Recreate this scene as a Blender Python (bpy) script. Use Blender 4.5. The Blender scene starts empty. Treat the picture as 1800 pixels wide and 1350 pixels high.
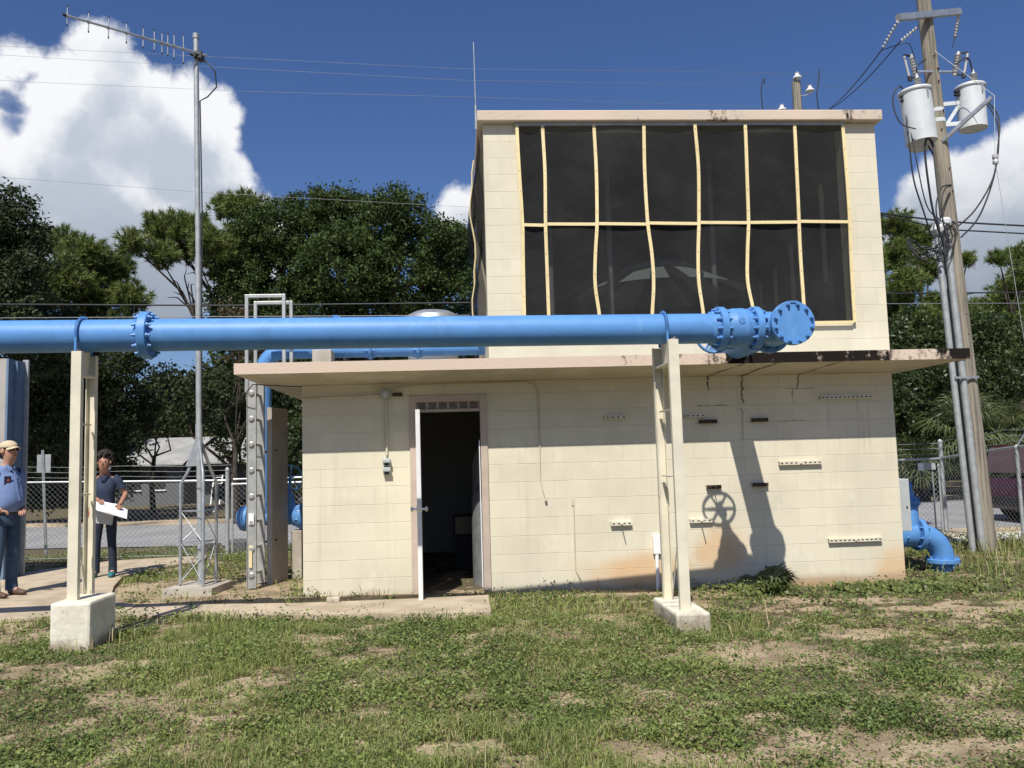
import bpy, math, random
import numpy as np
from mathutils import Vector, Matrix
R=math.radians
S=bpy.context.scene; col=S.collection
# ------------------------------------------------------------ camera
cam=bpy.data.cameras.new('camera'); co=bpy.data.objects.new('camera',cam); col.objects.link(co); S.camera=co
yaw,pit,rol=.0649,.0895,-.0289
fw=Vector((math.sin(yaw)*math.cos(pit),math.cos(yaw)*math.cos(pit),math.sin(pit)))
rt=Vector((math.cos(yaw),-math.sin(yaw),0)); up=rt.cross(fw)
r2=rt*math.cos(rol)+up*math.sin(rol); u2=-rt*math.sin(rol)+up*math.cos(rol)
co.matrix_world=Matrix(((r2.x,u2.x,-fw.x,1.7703),(r2.y,u2.y,-fw.y,-9.4948),(r2.z,u2.z,-fw.z,1.4831),(0,0,0,1)))
cam.sensor_width=36; cam.lens=29.126; cam.clip_start=.05; cam.clip_end=3000
S.render.resolution_x=1024; S.render.resolution_y=768
# ------------------------------------------------------------ light, sky, exposure
S.view_settings.view_transform='Standard'; S.view_settings.look='None'; S.view_settings.gamma=1
S.view_settings.exposure=0.20
SUN=Vector((-.285,-1,1.42)).normalized()
sl=bpy.data.lights.new('sun','SUN'); sl.energy=5.0; sl.angle=R(.5); sl.color=(1,.955,.88)
so=bpy.data.objects.new('sun',sl); col.objects.link(so); so.rotation_euler=SUN.to_track_quat('Z','Y').to_euler(); so.location=(0,-20,30)
W=bpy.data.worlds.new('World'); S.world=W; W.use_nodes=True
wt=W.node_tree; wn=wt.nodes; wl=wt.links; wn.clear()
def N(nt,t,**k):
    n=nt.nodes.new(t)
    for a,b in k.items():
        if a=='i':
            for q,v in b.items(): n.inputs[q].default_value=v
        else: setattr(n,a,b)
    return n
def MA(nt,op,a,b=None,c=None,clamp=False):
    n=nt.nodes.new('ShaderNodeMath'); n.operation=op; n.use_clamp=clamp
    for i,v in enumerate((a,b,c)):
        if v is None: continue
        if isinstance(v,(int,float)): n.inputs[i].default_value=v
        else: nt.links.new(v,n.inputs[i])
    return n.outputs[0]
def SS(nt,v,lo,hi):
    n=nt.nodes.new('ShaderNodeMapRange'); n.interpolation_type='SMOOTHSTEP'; nt.links.new(v,n.inputs[0]); n.inputs[1].default_value=lo; n.inputs[2].default_value=hi; return n.outputs[0]
def MIX(nt,f,a,b,bt='MIX'):
    n=nt.nodes.new('ShaderNodeMix'); n.data_type='RGBA'; n.blend_type=bt
    if isinstance(f,(int,float)): n.inputs[0].default_value=f
    else: nt.links.new(f,n.inputs[0])
    for i,v in ((6,a),(7,b)):
        if isinstance(v,tuple): n.inputs[i].default_value=v if len(v)==4 else (*v,1)
        else: nt.links.new(v,n.inputs[i])
    return n.outputs[2]
sky=N(wt,'ShaderNodeTexSky',sky_type='NISHITA',sun_disc=False)
sky.sun_elevation=math.asin(SUN.z); sky.sun_rotation=math.atan2(SUN.x,SUN.y); sky.altitude=0; sky.air_density=1.0; sky.dust_density=1.0; sky.ozone_density=1.8
tc=N(wt,'ShaderNodeTexCoord')
# clouds: billowing puffs at fixed directions of the sky
nz=N(wt,'ShaderNodeTexNoise',i={'Scale':15.0,'Detail':8.0,'Roughness':.6}); wl.new(tc.outputs['Generated'],nz.inputs['Vector'])
sub=N(wt,'ShaderNodeVectorMath',operation='SUBTRACT'); wl.new(nz.outputs['Color'],sub.inputs[0]); sub.inputs[1].default_value=(.5,.5,.5)
scl=N(wt,'ShaderNodeVectorMath',operation='SCALE'); wl.new(sub.outputs[0],scl.inputs[0]); scl.inputs['Scale'].default_value=.042
add=N(wt,'ShaderNodeVectorMath',operation='ADD'); wl.new(tc.outputs['Generated'],add.inputs[0]); wl.new(scl.outputs[0],add.inputs[1])
CL=[((-0.428,0.806,0.408),0.0179),((-0.416,0.813,0.408),0.0165),((-0.439,0.806,0.398),0.0206),((-0.402,0.824,0.401),0.0192),((-0.387,0.826,0.409),0.0165),((-0.367,0.826,0.427),0.0220),((-0.354,0.827,0.437),0.0192),((-0.346,0.834,0.430),0.0192),((-0.343,0.843,0.413),0.0192),((-0.367,0.839,0.401),0.0343),((-0.326,0.857,0.399),0.0247),((-0.305,0.866,0.396),0.0234),((-0.281,0.873,0.399),0.0220),((-0.261,0.882,0.391),0.0220),((-0.249,0.891,0.379),0.0192),((-0.252,0.900,0.357),0.0206),((-0.251,0.910,0.331),0.0220),((-0.235,0.921,0.309),0.0206),((-0.222,0.929,0.295),0.0165),((-0.304,0.887,0.347),0.0652),((-0.355,0.866,0.351),0.0584),((-0.281,0.913,0.295),0.0687),((-0.398,0.841,0.365),0.0426),((-0.404,0.861,0.310),0.0652),((-0.447,0.848,0.285),0.0584),((-0.364,0.891,0.270),0.0755),((-0.462,0.856,0.231),0.0652),((-0.453,0.822,0.345),0.0179),((-0.468,0.801,0.374),0.0412),((-0.487,0.821,0.296),0.0618),((-0.314,0.922,0.227),0.0687),((-0.251,0.939,0.237),0.0549),((-0.213,0.939,0.270),0.0275),((0.004,0.956,0.294),0.0247),((-0.003,0.962,0.273),0.0234),((0.021,0.954,0.299),0.0206),((0.509,0.820,0.262),0.0275),((0.525,0.806,0.273),0.0275),((0.545,0.788,0.286),0.0247),((0.561,0.774,0.295),0.0247),((0.549,0.799,0.245),0.0618),((0.587,0.764,0.269),0.0549),((0.506,0.829,0.237),0.0302),((0.545,0.818,0.184),0.0481),((0.489,0.847,0.211),0.0124),((0.516,0.828,0.218),0.0343),((0.495,0.829,0.259),0.0302),((0.488,0.844,0.222),0.0343),((0.484,0.831,0.274),0.0151),((0.511,0.812,0.280),0.0247),((.7,.68,.2),.1),((-.75,.6,.3),.12)]
HO=[((-0.440,0.824,0.357),0.0137),((-0.438,0.832,0.342),0.0103),((-0.441,0.820,0.365),0.0096)]
def puffs(v,L):
    acc=None
    for c,r_ in L:
        d=N(wt,'ShaderNodeVectorMath',operation='DISTANCE'); wl.new(v,d.inputs[0]); d.inputs[1].default_value=Vector(c).normalized()
        q=MA(wt,'MULTIPLY_ADD',d.outputs['Value'],-1.0,r_)
        acc=q if acc is None else MA(wt,'MAXIMUM',acc,q)
    return acc
fld=puffs(add.outputs[0],CL); hol=puffs(add.outputs[0],HO)
hol=SS(wt,hol,-.004,.007)
nf=N(wt,'ShaderNodeTexNoise',i={'Scale':38.0,'Detail':5.0,'Roughness':.7}); wl.new(tc.outputs['Generated'],nf.inputs['Vector'])
fld=MA(wt,'ADD',fld,MA(wt,'MULTIPLY_ADD',nf.outputs[0],.016,-.008))
mask=MA(wt,'MULTIPLY',SS(wt,fld,-.006,.0085),MA(wt,'MULTIPLY_ADD',hol,-.85,1.0))
# sun side of each puff is white, the far side grey: second lookup displaced towards the sun
add2=N(wt,'ShaderNodeVectorMath',operation='ADD'); wl.new(add.outputs[0],add2.inputs[0]); add2.inputs[1].default_value=(-.012,0,.030)
fld2=puffs(add2.outputs[0],CL)
nb=N(wt,'ShaderNodeTexNoise',i={'Scale':9.0,'Detail':6.0,'Roughness':.5,'Distortion':.25}); wl.new(add.outputs[0],nb.inputs['Vector'])
depth=SS(wt,MA(wt,'ADD',fld2,MA(wt,'MULTIPLY_ADD',nb.outputs[0],.15,-.066)),-.002,.040)
sep=N(wt,'ShaderNodeSeparateXYZ'); wl.new(tc.outputs['Generated'],sep.inputs[0])
low=MA(wt,'MULTIPLY',SS(wt,sep.outputs[2],.33,.17),MA(wt,'MULTIPLY_ADD',nb.outputs[0],1.1,.25),clamp=True)
cc=MIX(wt,depth,(16.0,16.2,16.6),(9.0,9.9,11.5)); cc=MIX(wt,low,cc,(5.4,6.2,7.5))
hsv=N(wt,'ShaderNodeHueSaturation',i={'Saturation':1.12,'Value':1.0}); wl.new(sky.outputs[0],hsv.inputs['Color'])
skyc=MIX(wt,1.0,hsv.outputs[0],(1.15,1.27,1.68),'MULTIPLY')
fin=MIX(wt,mask,skyc,cc)
bg=N(wt,'ShaderNodeBackground',i={'Strength':.051}); wl.new(fin,bg.inputs[0])
wo=N(wt,'ShaderNodeOutputWorld'); wl.new(bg.outputs[0],wo.inputs[0])

# ------------------------------------------------------------ helpers
rng=np.random.default_rng(7); random.seed(7)
def tag(o,label=None,cat=None,group=None,kind=None):
    if label: o['label']=label
    if cat: o['category']=cat
    if group: o['group']=group
    if kind: o['kind']=kind
    return o
def thing(name,loc,label,cat,group=None):
    o=bpy.data.objects.new(name,None); o.empty_display_size=.1; col.objects.link(o); o.location=loc
    return tag(o,label,cat,group)
def wpos(o):
    p=Vector((0,0,0))
    while o: p+=o.location; o=o.parent
    return p
class MB:
    def __init__(s): s.v=[]; s.f=[]; s.sm=[]
    def face(s,pts,smooth=False):
        b=len(s.v); s.v+= [tuple(p) for p in pts]; s.f.append(tuple(range(b,b+len(pts)))); s.sm.append(smooth); return s
    def box(s,a,b,rz=0,piv=None):
        x0,y0,z0=a; x1,y1,z1=b; B=len(s.v)
        P=[(x0,y0,z0),(x1,y0,z0),(x1,y1,z0),(x0,y1,z0),(x0,y0,z1),(x1,y0,z1),(x1,y1,z1),(x0,y1,z1)]
        if rz:
            px,py=piv or ((x0+x1)/2,(y0+y1)/2); c,n=math.cos(rz),math.sin(rz)
            P=[(px+(x-px)*c-(y-py)*n,py+(x-px)*n+(y-py)*c,z) for x,y,z in P]
        s.v+=P
        for f in ((0,3,2,1),(4,5,6,7),(0,1,5,4),(1,2,6,5),(2,3,7,6),(3,0,4,7)): s.f.append(tuple(B+i for i in f)); s.sm.append(False)
        return s
    def bar(s,p0,p1,w,h,upv=(0,0,1)):
        p0=Vector(p0);p1=Vector(p1);d=(p1-p0).normalized();u=Vector(upv)
        if abs(d.dot(u))>.98:u=Vector((0,1,0))
        a=d.cross(u).normalized();u=a.cross(d); B=len(s.v)
        for p in (p0,p1):
            for i,j in ((-1,-1),(1,-1),(1,1),(-1,1)): s.v.append(tuple(p+a*i*w/2+u*j*h/2))
        for f in ((0,1,2,3),(7,6,5,4),(0,4,5,1),(1,5,6,2),(2,6,7,3),(3,7,4,0)): s.f.append(tuple(B+i for i in f)); s.sm.append(False)
        return s
    def tube(s,pts,r,n=10,caps=True,smooth=True):
        pts=[Vector(p) for p in pts]; m=len(pts); rr=r if isinstance(r,(list,tuple)) else [r]*m
        B=len(s.v); prev=None
        for i,p in enumerate(pts):
            d=(pts[min(i+1,m-1)]-pts[max(i-1,0)]).normalized()
            if prev is None:
                a=d.cross(Vector((0,0,1)));
                if a.length<.05:a=d.cross(Vector((0,1,0)))
            else: a=prev-d*prev.dot(d)
            a.normalize(); prev=a; b=d.cross(a)
            for k in range(n):
                t=2*math.pi*k/n; s.v.append(tuple(p+(a*math.cos(t)+b*math.sin(t))*rr[i]))
        for i in range(m-1):
            for k in range(n):
                k2=(k+1)%n; s.f.append((B+i*n+k,B+i*n+k2,B+(i+1)*n+k2,B+(i+1)*n+k)); s.sm.append(smooth)
        if caps:
            for i,rev in ((0,1),(m-1,0)):
                ring=[s.v[B+i*n+k] for k in range(n)]
                s.face(ring[::-1] if rev else ring)
        return s
    def lathe(s,o,ax,prof,n=24):
        o=Vector(o);ax=Vector(ax).normalized(); a=ax.cross(Vector((0,0,1)))
        if a.length<.05:a=ax.cross(Vector((0,1,0)))
        a.normalize(); b=ax.cross(a)
        for i in range(len(prof)-1):
            (r0,h0),(r1,h1)=prof[i],prof[i+1]; B=len(s.v)
            for r_,h in ((r0,h0),(r1,h1)):
                for k in range(n):
                    t=2*math.pi*k/n; s.v.append(tuple(o+ax*h+(a*math.cos(t)+b*math.sin(t))*max(r_,1e-4)))
            for k in range(n):
                k2=(k+1)%n; s.f.append((B+k,B+k2,B+n+k2,B+n+k)); s.sm.append(True)
        return s
    def prism(s,poly,z0,z1):
        n=len(poly); s.face([(x,y,z1) for x,y in poly]); s.face([(x,y,z0) for x,y in poly][::-1])
        for i in range(n):
            a,b=poly[i],poly[(i+1)%n]; s.face([(a[0],a[1],z0),(b[0],b[1],z0),(b[0],b[1],z1),(a[0],a[1],z1)])
        return s
    def build(s,name,m,parent=None,loc=None,bevel=0,label=None,cat=None,group=None,kind=None):
        me=bpy.data.meshes.new(name); org=wpos(parent) if parent else Vector(loc or (0,0,0))
        me.from_pydata([(x-org.x,y-org.y,z-org.z) for x,y,z in s.v],[],s.f); me.polygons.foreach_set('use_smooth',s.sm); me.update()
        o=bpy.data.objects.new(name,me); col.objects.link(o); me.materials.append(m)
        if parent: o.parent=parent
        else: o.location=org
        if bevel:
            b=o.modifiers.new('bevel','BEVEL'); b.width=bevel; b.segments=2; b.limit_method='ANGLE'
        return tag(o,label,cat,group,kind)
def npmesh(name,m,V,F,parent=None,loc=(0,0,0),tint=None,smooth=False):
    """V (n,3), F (m,k) same-size faces"""
    me=bpy.data.meshes.new(name); k=F.shape[1]; org=wpos(parent) if parent else Vector(loc)
    V=np.asarray(V,np.float32)-np.array(org,np.float32)
    me.vertices.add(len(V)); me.vertices.foreach_set('co',V.ravel())
    me.loops.add(F.size); me.loops.foreach_set('vertex_index',F.ravel().astype(np.int32))
    me.polygons.add(len(F)); me.polygons.foreach_set('loop_start',np.arange(0,F.size,k,dtype=np.int32)); me.polygons.foreach_set('loop_total',np.full(len(F),k,np.int32))
    if tint is not None:
        at=me.attributes.new('tint','FLOAT','POINT'); at.data.foreach_set('value',np.asarray(tint,np.float32))
    me.update(calc_edges=True)
    if smooth: me.polygons.foreach_set('use_smooth',np.ones(len(F),bool))
    o=bpy.data.objects.new(name,me); col.objects.link(o); me.materials.append(m)
    if parent:o.parent=parent
    else:o.location=org
    return o
def copytree(o,off,label=None,parent=None):
    c=o.copy(); col.objects.link(c)
    if parent: c.parent=parent
    else: c.location=o.location+Vector(off)
    if label: c['label']=label
    for ch in o.children: copytree(ch,off,None,c)
    return c
# ------------------------------------------------------------ materials
def mat(name,c,rough=.6,metal=0,c2=None,ns=4.0,nd=5.0,bump=0,bs=40.0,spec=.5,lo=.35,hi=.65,stretch=None):
    m=bpy.data.materials.new(name); m.use_nodes=True; nt=m.node_tree; b=nt.nodes['Principled BSDF']
    b.inputs['Base Color'].default_value=(*c,1); b.inputs['Roughness'].default_value=rough; b.inputs['Metallic'].default_value=metal
    b.inputs['Specular IOR Level'].default_value=spec
    t=N(nt,'ShaderNodeTexCoord'); g=N(nt,'ShaderNodeNewGeometry')
    src=g.outputs['Position']
    if stretch:
        mp=N(nt,'ShaderNodeMapping'); mp.inputs['Scale'].default_value=stretch; nt.links.new(src,mp.inputs[0]); src=mp.outputs[0]
    m['x']=1
    if c2 is not None:
        n=N(nt,'ShaderNodeTexNoise',i={'Scale':ns,'Detail':nd,'Roughness':.6}); nt.links.new(src,n.inputs['Vector'])
        f=SS(nt,n.outputs[0],lo,hi); nt.links.new(MIX(nt,f,c,c2),b.inputs['Base Color'])
    if bump:
        n=N(nt,'ShaderNodeTexNoise',i={'Scale':bs,'Detail':4.0}); nt.links.new(src,n.inputs['Vector'])
        bp=N(nt,'ShaderNodeBump',i={'Strength':bump,'Distance':.01}); nt.links.new(n.outputs[0],bp.inputs['Height']); nt.links.new(bp.outputs[0],b.inputs['Normal'])
    return m
CREAM=(.69,.637,.485)
def wall_mat(name,zoff,xoff,stain=False,base=CREAM):
    m=bpy.data.materials.new(name); m.use_nodes=True; nt=m.node_tree; L=nt.links; b=nt.nodes['Principled BSDF']
    b.inputs['Roughness'].default_value=.75; b.inputs['Specular IOR Level'].default_value=.3
    g=N(nt,'ShaderNodeNewGeometry'); sp=N(nt,'ShaderNodeSeparateXYZ'); L.new(g.outputs['Position'],sp.inputs[0])
    sn=N(nt,'ShaderNodeSeparateXYZ'); L.new(g.outputs['Normal'],sn.inputs[0])
    side=MA(nt,'GREATER_THAN',MA(nt,'ABSOLUTE',sn.outputs[0]),.5)
    u=MA(nt,'ADD',MA(nt,'MULTIPLY',sp.outputs[0],MA(nt,'SUBTRACT',1.0,side)),MA(nt,'MULTIPLY',sp.outputs[1],side))
    cb=N(nt,'ShaderNodeCombineXYZ'); L.new(MA(nt,'ADD',u,xoff),cb.inputs[0]); L.new(MA(nt,'SUBTRACT',sp.outputs[2],zoff),cb.inputs[1])
    wob=N(nt,'ShaderNodeTexNoise',i={'Scale':3.0,'Detail':3.0}); L.new(g.outputs['Position'],wob.inputs['Vector'])
    wv=N(nt,'ShaderNodeVectorMath',operation='MULTIPLY_ADD'); L.new(wob.outputs['Color'],wv.inputs[0]); wv.inputs[1].default_value=(.008,.006,0); L.new(cb.outputs[0],wv.inputs[2])
    def brick(ms,sm):
        br=N(nt,'ShaderNodeTexBrick',offset=.5,offset_frequency=2,squash=1,i={'Scale':1.0,'Mortar Size':ms,'Mortar Smooth':sm,'Bias':0,'Brick Width':.4064,'Row Height':.2032}); L.new(wv.outputs[0],br.inputs['Vector'])
        br.inputs['Color1'].default_value=(1,1,1,1);br.inputs['Color2'].default_value=(.94,.94,.94,1);br.inputs['Mortar'].default_value=(.0,.0,.0,1); return br
    br=brick(.0035,.3)
    n1=N(nt,'ShaderNodeTexNoise',i={'Scale':1.3,'Detail':6.0,'Roughness':.6}); L.new(g.outputs['Position'],n1.inputs['Vector'])
    n2=N(nt,'ShaderNodeTexNoise',i={'Scale':60.0,'Detail':3.0}); L.new(g.outputs['Position'],n2.inputs['Vector'])
    c=MIX(nt,SS(nt,n1.outputs[0],.38,.66),base,tuple(v*.90 for v in base))
    brt=brick(.001,0); brt.inputs['Mortar'].default_value=(1,1,1,1); brt.inputs['Color2'].default_value=(.945,.945,.94,1); c=MIX(nt,1.0,c,brt.outputs['Color'],'MULTIPLY')
    # repainted lighter patches
    n3=N(nt,'ShaderNodeTexNoise',i={'Scale':2.3,'Detail':4.0,'Roughness':.7}); L.new(g.outputs['Position'],n3.inputs['Vector'])
    c=MIX(nt,MA(nt,'MULTIPLY',SS(nt,n3.outputs[0],.57,.66),.4),c,(base[0]*1.07,base[1]*1.08,base[2]*1.12))
    # faint run-off streaks and dust grime on the paint
    mg=N(nt,'ShaderNodeMapping'); mg.inputs['Scale'].default_value=(9,9,.45); L.new(g.outputs['Position'],mg.inputs[0])
    ng=N(nt,'ShaderNodeTexNoise',i={'Scale':1.0,'Detail':5.0,'Roughness':.65}); L.new(mg.outputs[0],ng.inputs['Vector'])
    c=MIX(nt,MA(nt,'MULTIPLY',SS(nt,ng.outputs[0],.52,.8),.35),c,tuple(v*.62 for v in base))
    # head joints fainter than bed joints
    zz=MA(nt,'SUBTRACT',MA(nt,'DIVIDE',MA(nt,'SUBTRACT',sp.outputs[2],zoff),.2032),MA(nt,'MULTIPLY',MA(nt,'SUBTRACT',wob.outputs[0],.5),-.03))
    fr=MA(nt,'ABSOLUTE',MA(nt,'SUBTRACT',MA(nt,'FRACT',zz),.5)); bed=SS(nt,fr,.478,.492)
    mo=br.outputs['Fac']
    brk=SS(nt,n3.outputs[0],.35,.6)
    joint=MA(nt,'MULTIPLY',mo,MA(nt,'MULTIPLY_ADD',bed,.5,MA(nt,'MULTIPLY',brk,.22)),clamp=True)
    c=MIX(nt,joint,c,tuple(v*.50 for v in base))
    if stain:
        mp=N(nt,'ShaderNodeTexNoise',i={'Scale':2.2,'Detail':5.0,'Distortion':.6}); L.new(g.outputs['Position'],mp.inputs['Vector'])
        def blob(cx,cz,rx,rz_):
            dx=MA(nt,'DIVIDE',MA(nt,'SUBTRACT',sp.outputs[0],cx),rx); dz=MA(nt,'DIVIDE',MA(nt,'SUBTRACT',sp.outputs[2],cz),rz_)
            d=MA(nt,'SQRT',MA(nt,'ADD',MA(nt,'MULTIPLY',dx,dx),MA(nt,'MULTIPLY',dz,dz)))
            return SS(nt,MA(nt,'ADD',d,MA(nt,'MULTIPLY',mp.outputs[0],-.9)),.75,-.15)
        s_=None
        for q in ((3.8,.16,.9,.24),(4.72,.32,.40,.36),(6.80,.02,.30,.36),(5.6,-.08,1.5,.12)):
            z=blob(*q); s_=z if s_ is None else MA(nt,'MAXIMUM',s_,z)
        c=MIX(nt,MA(nt,'MULTIPLY',MA(nt,'MULTIPLY',s_,MA(nt,'MULTIPLY_ADD',n3.outputs[0],1.1,.35)),.72),c,(.60,.36,.16))
        # grime near the ground
        gr=SS(nt,MA(nt,'ADD',sp.outputs[2],MA(nt,'MULTIPLY',mp.outputs[0],-.12)),.03,-.12)
        c=MIX(nt,MA(nt,'MULTIPLY',gr,.6),c,(.20,.15,.10))
        # damp dark streaks beneath the leaking joint in the eave
        ms=N(nt,'ShaderNodeMapping'); ms.inputs['Scale'].default_value=(14,1,.9); L.new(g.outputs['Position'],ms.inputs[0])
        n5=N(nt,'ShaderNodeTexNoise',i={'Scale':1.0,'Detail':6.0}); L.new(ms.outputs[0],n5.inputs['Vector'])
        st=MA(nt,'MULTIPLY',SS(nt,n5.outputs[0],.62,.72),MA(nt,'MULTIPLY',SS(nt,sp.outputs[0],4.3,4.7),SS(nt,sp.outputs[2],1.2,2.0)))
        c=MIX(nt,MA(nt,'MULTIPLY',st,.45),c,(.10,.075,.05))
    L.new(c,b.inputs['Base Color'])
    br2=brick(.007,1.0)
    hgt=MA(nt,'ADD',MA(nt,'MULTIPLY',MA(nt,'SUBTRACT',1.0,br2.outputs['Fac']),MA(nt,'MULTIPLY_ADD',bed,.55,.45)),MA(nt,'MULTIPLY',n2.outputs[0],.22))
    bp=N(nt,'ShaderNodeBump',i={'Strength':.55,'Distance':.006}); L.new(hgt,bp.inputs['Height']); L.new(bp.outputs[0],b.inputs['Normal'])
    return m
M={}
M['wall']=wall_mat('block wall paint',.2,.2032+.4064*4,True)
M['wallup']=wall_mat('upper block wall paint',3.193,-2.13+.4064*10)
M['inside']=mat('interior shade colour',(.085,.09,.085),.9,bump=.1)  # shade of the screened storey put into the colour
M['floor']=mat('interior concrete floor',(.40,.36,.30),.85,c2=(.28,.25,.20),ns=2.5)
M['lining']=mat('grey block interior',(.48,.48,.45),.9,bump=.1)
M['soffit']=mat('soffit paint',(.60,.54,.42),.8,c2=(.50,.44,.33),ns=2.0,bump=.15)
M['rooftop']=mat('roof surface',(.42,.41,.38),.9,c2=(.25,.24,.22),ns=1.5)
def fascia_mat(name,x0,x1,amt,top):
    m=bpy.data.materials.new(name); m.use_nodes=True; nt=m.node_tree; L=nt.links; b=nt.nodes['Principled BSDF']; b.inputs['Roughness'].default_value=.9; b.inputs['Specular IOR Level'].default_value=.08
    g=N(nt,'ShaderNodeNewGeometry'); sp=N(nt,'ShaderNodeSeparateXYZ'); L.new(g.outputs['Position'],sp.inputs[0])
    mp=N(nt,'ShaderNodeMapping'); mp.inputs['Scale'].default_value=(7,7,2.0); L.new(g.outputs['Position'],mp.inputs[0])
    n=N(nt,'ShaderNodeTexNoise',i={'Scale':1.0,'Detail':7.0,'Roughness':.72}); L.new(mp.outputs[0],n.inputs['Vector'])
    n2=N(nt,'ShaderNodeTexNoise',i={'Scale':.55,'Detail':3.0}); L.new(g.outputs['Position'],n2.inputs['Vector'])
    base=MIX(nt,SS(nt,n2.outputs[0],.4,.6),(.62,.50,.395),(.56,.47,.37))
    on=SS(nt,MA(nt,'ADD',sp.outputs[0],MA(nt,'MULTIPLY',n2.outputs[0],.8)),x0,x1)
    n3=N(nt,'ShaderNodeTexNoise',i={'Scale':1.1,'Detail':4.0}); L.new(g.outputs['Position'],n3.inputs['Vector'])
    f=MA(nt,'ADD',n.outputs[0],MA(nt,'MULTIPLY_ADD',on,amt,-.30)); f=MA(nt,'ADD',f,MA(nt,'MULTIPLY',MA(nt,'SUBTRACT',n3.outputs[0],.5),1.7))
    n6=N(nt,'ShaderNodeTexNoise',i={'Scale':24.0,'Detail':5.0,'Roughness':.7}); L.new(mp.outputs[0],n6.inputs['Vector']) if 0 else L.new(g.outputs['Position'],n6.inputs['Vector'])
    f=MA(nt,'ADD',f,MA(nt,'MULTIPLY_ADD',n6.outputs[0],.7,-.35)); f=SS(nt,f,.40,.66)
    c=MIX(nt,MA(nt,'MULTIPLY',f,.985),base,(.007,.0055,.005))
    L.new(c,b.inputs['Base Color'])
    n4=N(nt,'ShaderNodeTexNoise',i={'Scale':35.0,'Detail':4.0}); L.new(g.outputs['Position'],n4.inputs['Vector'])
    bp=N(nt,'ShaderNodeBump',i={'Strength':.35,'Distance':.01}); L.new(n4.outputs[0],bp.inputs['Height']); L.new(bp.outputs[0],b.inputs['Normal'])
    return m
M['fascia']=fascia_mat('stained fascia',3.5,4.8,.50,2.57)
M['fasciaup']=fascia_mat('upper fascia',3.6,4.2,.05,5.56)
def blue_mat(name,c=(.098,.262,.555)):
    m=bpy.data.materials.new(name); m.use_nodes=True; nt=m.node_tree; L=nt.links; b=nt.nodes['Principled BSDF']
    g=N(nt,'ShaderNodeNewGeometry'); n=N(nt,'ShaderNodeTexNoise',i={'Scale':5.0,'Detail':6.0,'Roughness':.65}); L.new(g.outputs['Position'],n.inputs['Vector'])
    n2=N(nt,'ShaderNodeTexNoise',i={'Scale':45.0,'Detail':5.0}); L.new(g.outputs['Position'],n2.inputs['Vector'])
    cc=MIX(nt,SS(nt,n.outputs[0],.4,.7),c,tuple(v*.86 for v in c)); cc=MIX(nt,MA(nt,'MULTIPLY',SS(nt,n2.outputs[0],.66,.74),.5),cc,(.05,.10,.2))
    mp=N(nt,'ShaderNodeMapping'); mp.inputs['Scale'].default_value=(5,5,1.2); L.new(g.outputs['Position'],mp.inputs[0]); n4=N(nt,'ShaderNodeTexNoise',i={'Scale':1.0,'Detail':8.0,'Roughness':.7}); L.new(mp.outputs[0],n4.inputs['Vector'])
    cc=MIX(nt,MA(nt,'MULTIPLY',SS(nt,n4.outputs[0],.54,.70),.45),cc,(.20,.38,.60)); n5=N(nt,'ShaderNodeTexNoise',i={'Scale':16.0,'Detail':6.0,'Roughness':.7}); L.new(g.outputs['Position'],n5.inputs['Vector'])
    cc=MIX(nt,MA(nt,'MULTIPLY',SS(nt,n5.outputs[0],.70,.76),.6),cc,(.16,.10,.07))
    L.new(cc,b.inputs['Base Color']); b.inputs['Roughness'].default_value=.48; b.inputs['Specular IOR Level'].default_value=.35
    bp=N(nt,'ShaderNodeBump',i={'Strength':.25,'Distance':.004}); L.new(n2.outputs[0],bp.inputs['Height']); L.new(bp.outputs[0],b.inputs['Normal'])
    return m
M['blue']=blue_mat('blue pipe paint'); M['blue_shaded']=blue_mat('shaded blue pipe copy',(.07,.22,.55))  # second one is a shaded copy of the same blue, not applied anywhere
def rusty(name,c,amt=.60,s=9):
    m=mat(name,c,.6,c2=tuple(v*.86 for v in c),ns=3); nt=m.node_tree; L=nt.links; b=nt.nodes['Principled BSDF']; src=b.inputs['Base Color'].links[0].from_socket
    g=N(nt,'ShaderNodeNewGeometry'); mp=N(nt,'ShaderNodeMapping'); mp.inputs['Scale'].default_value=(s*1.6,s*1.6,s*.5); L.new(g.outputs['Position'],mp.inputs[0])
    n=N(nt,'ShaderNodeTexNoise',i={'Scale':1.0,'Detail':6.0,'Roughness':.7}); L.new(mp.outputs[0],n.inputs['Vector'])
    L.new(MIX(nt,SS(nt,n.outputs[0],amt,amt+.08),src,(.33,.13,.045)),b.inputs['Base Color']); return m
M['post']=rusty('cream post paint',(.70,.65,.50),.615,5)
M['block']=mat('painted concrete block',(.74,.70,.57),.85,c2=(.60,.56,.45),ns=5,bump=.5,bs=25)
_nt=M['block'].node_tree; _b=_nt.nodes['Principled BSDF']; _src=_b.inputs['Base Color'].links[0].from_socket
_g=N(_nt,'ShaderNodeNewGeometry'); _s=N(_nt,'ShaderNodeSeparateXYZ'); _nt.links.new(_g.outputs['Position'],_s.inputs[0]); _n=N(_nt,'ShaderNodeTexNoise',i={'Scale':9.0,'Detail':6.0,'Roughness':.7}); _nt.links.new(_g.outputs['Position'],_n.inputs['Vector'])
_f=SS(_nt,MA(_nt,'ADD',_s.outputs[2],MA(_nt,'MULTIPLY',_n.outputs[0],-.40)),-.02,-.17); _c=MIX(_nt,MA(_nt,'MULTIPLY',_f,.75),_src,(.22,.17,.11)); _c=MIX(_nt,MA(_nt,'MULTIPLY',SS(_nt,_n.outputs[0],.60,.68),.55),_c,(.35,.32,.25)); _nt.links.new(_c,_b.inputs['Base Color'])
M['strut']=rusty('painted strut',(.68,.63,.50),.60,20)
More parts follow.
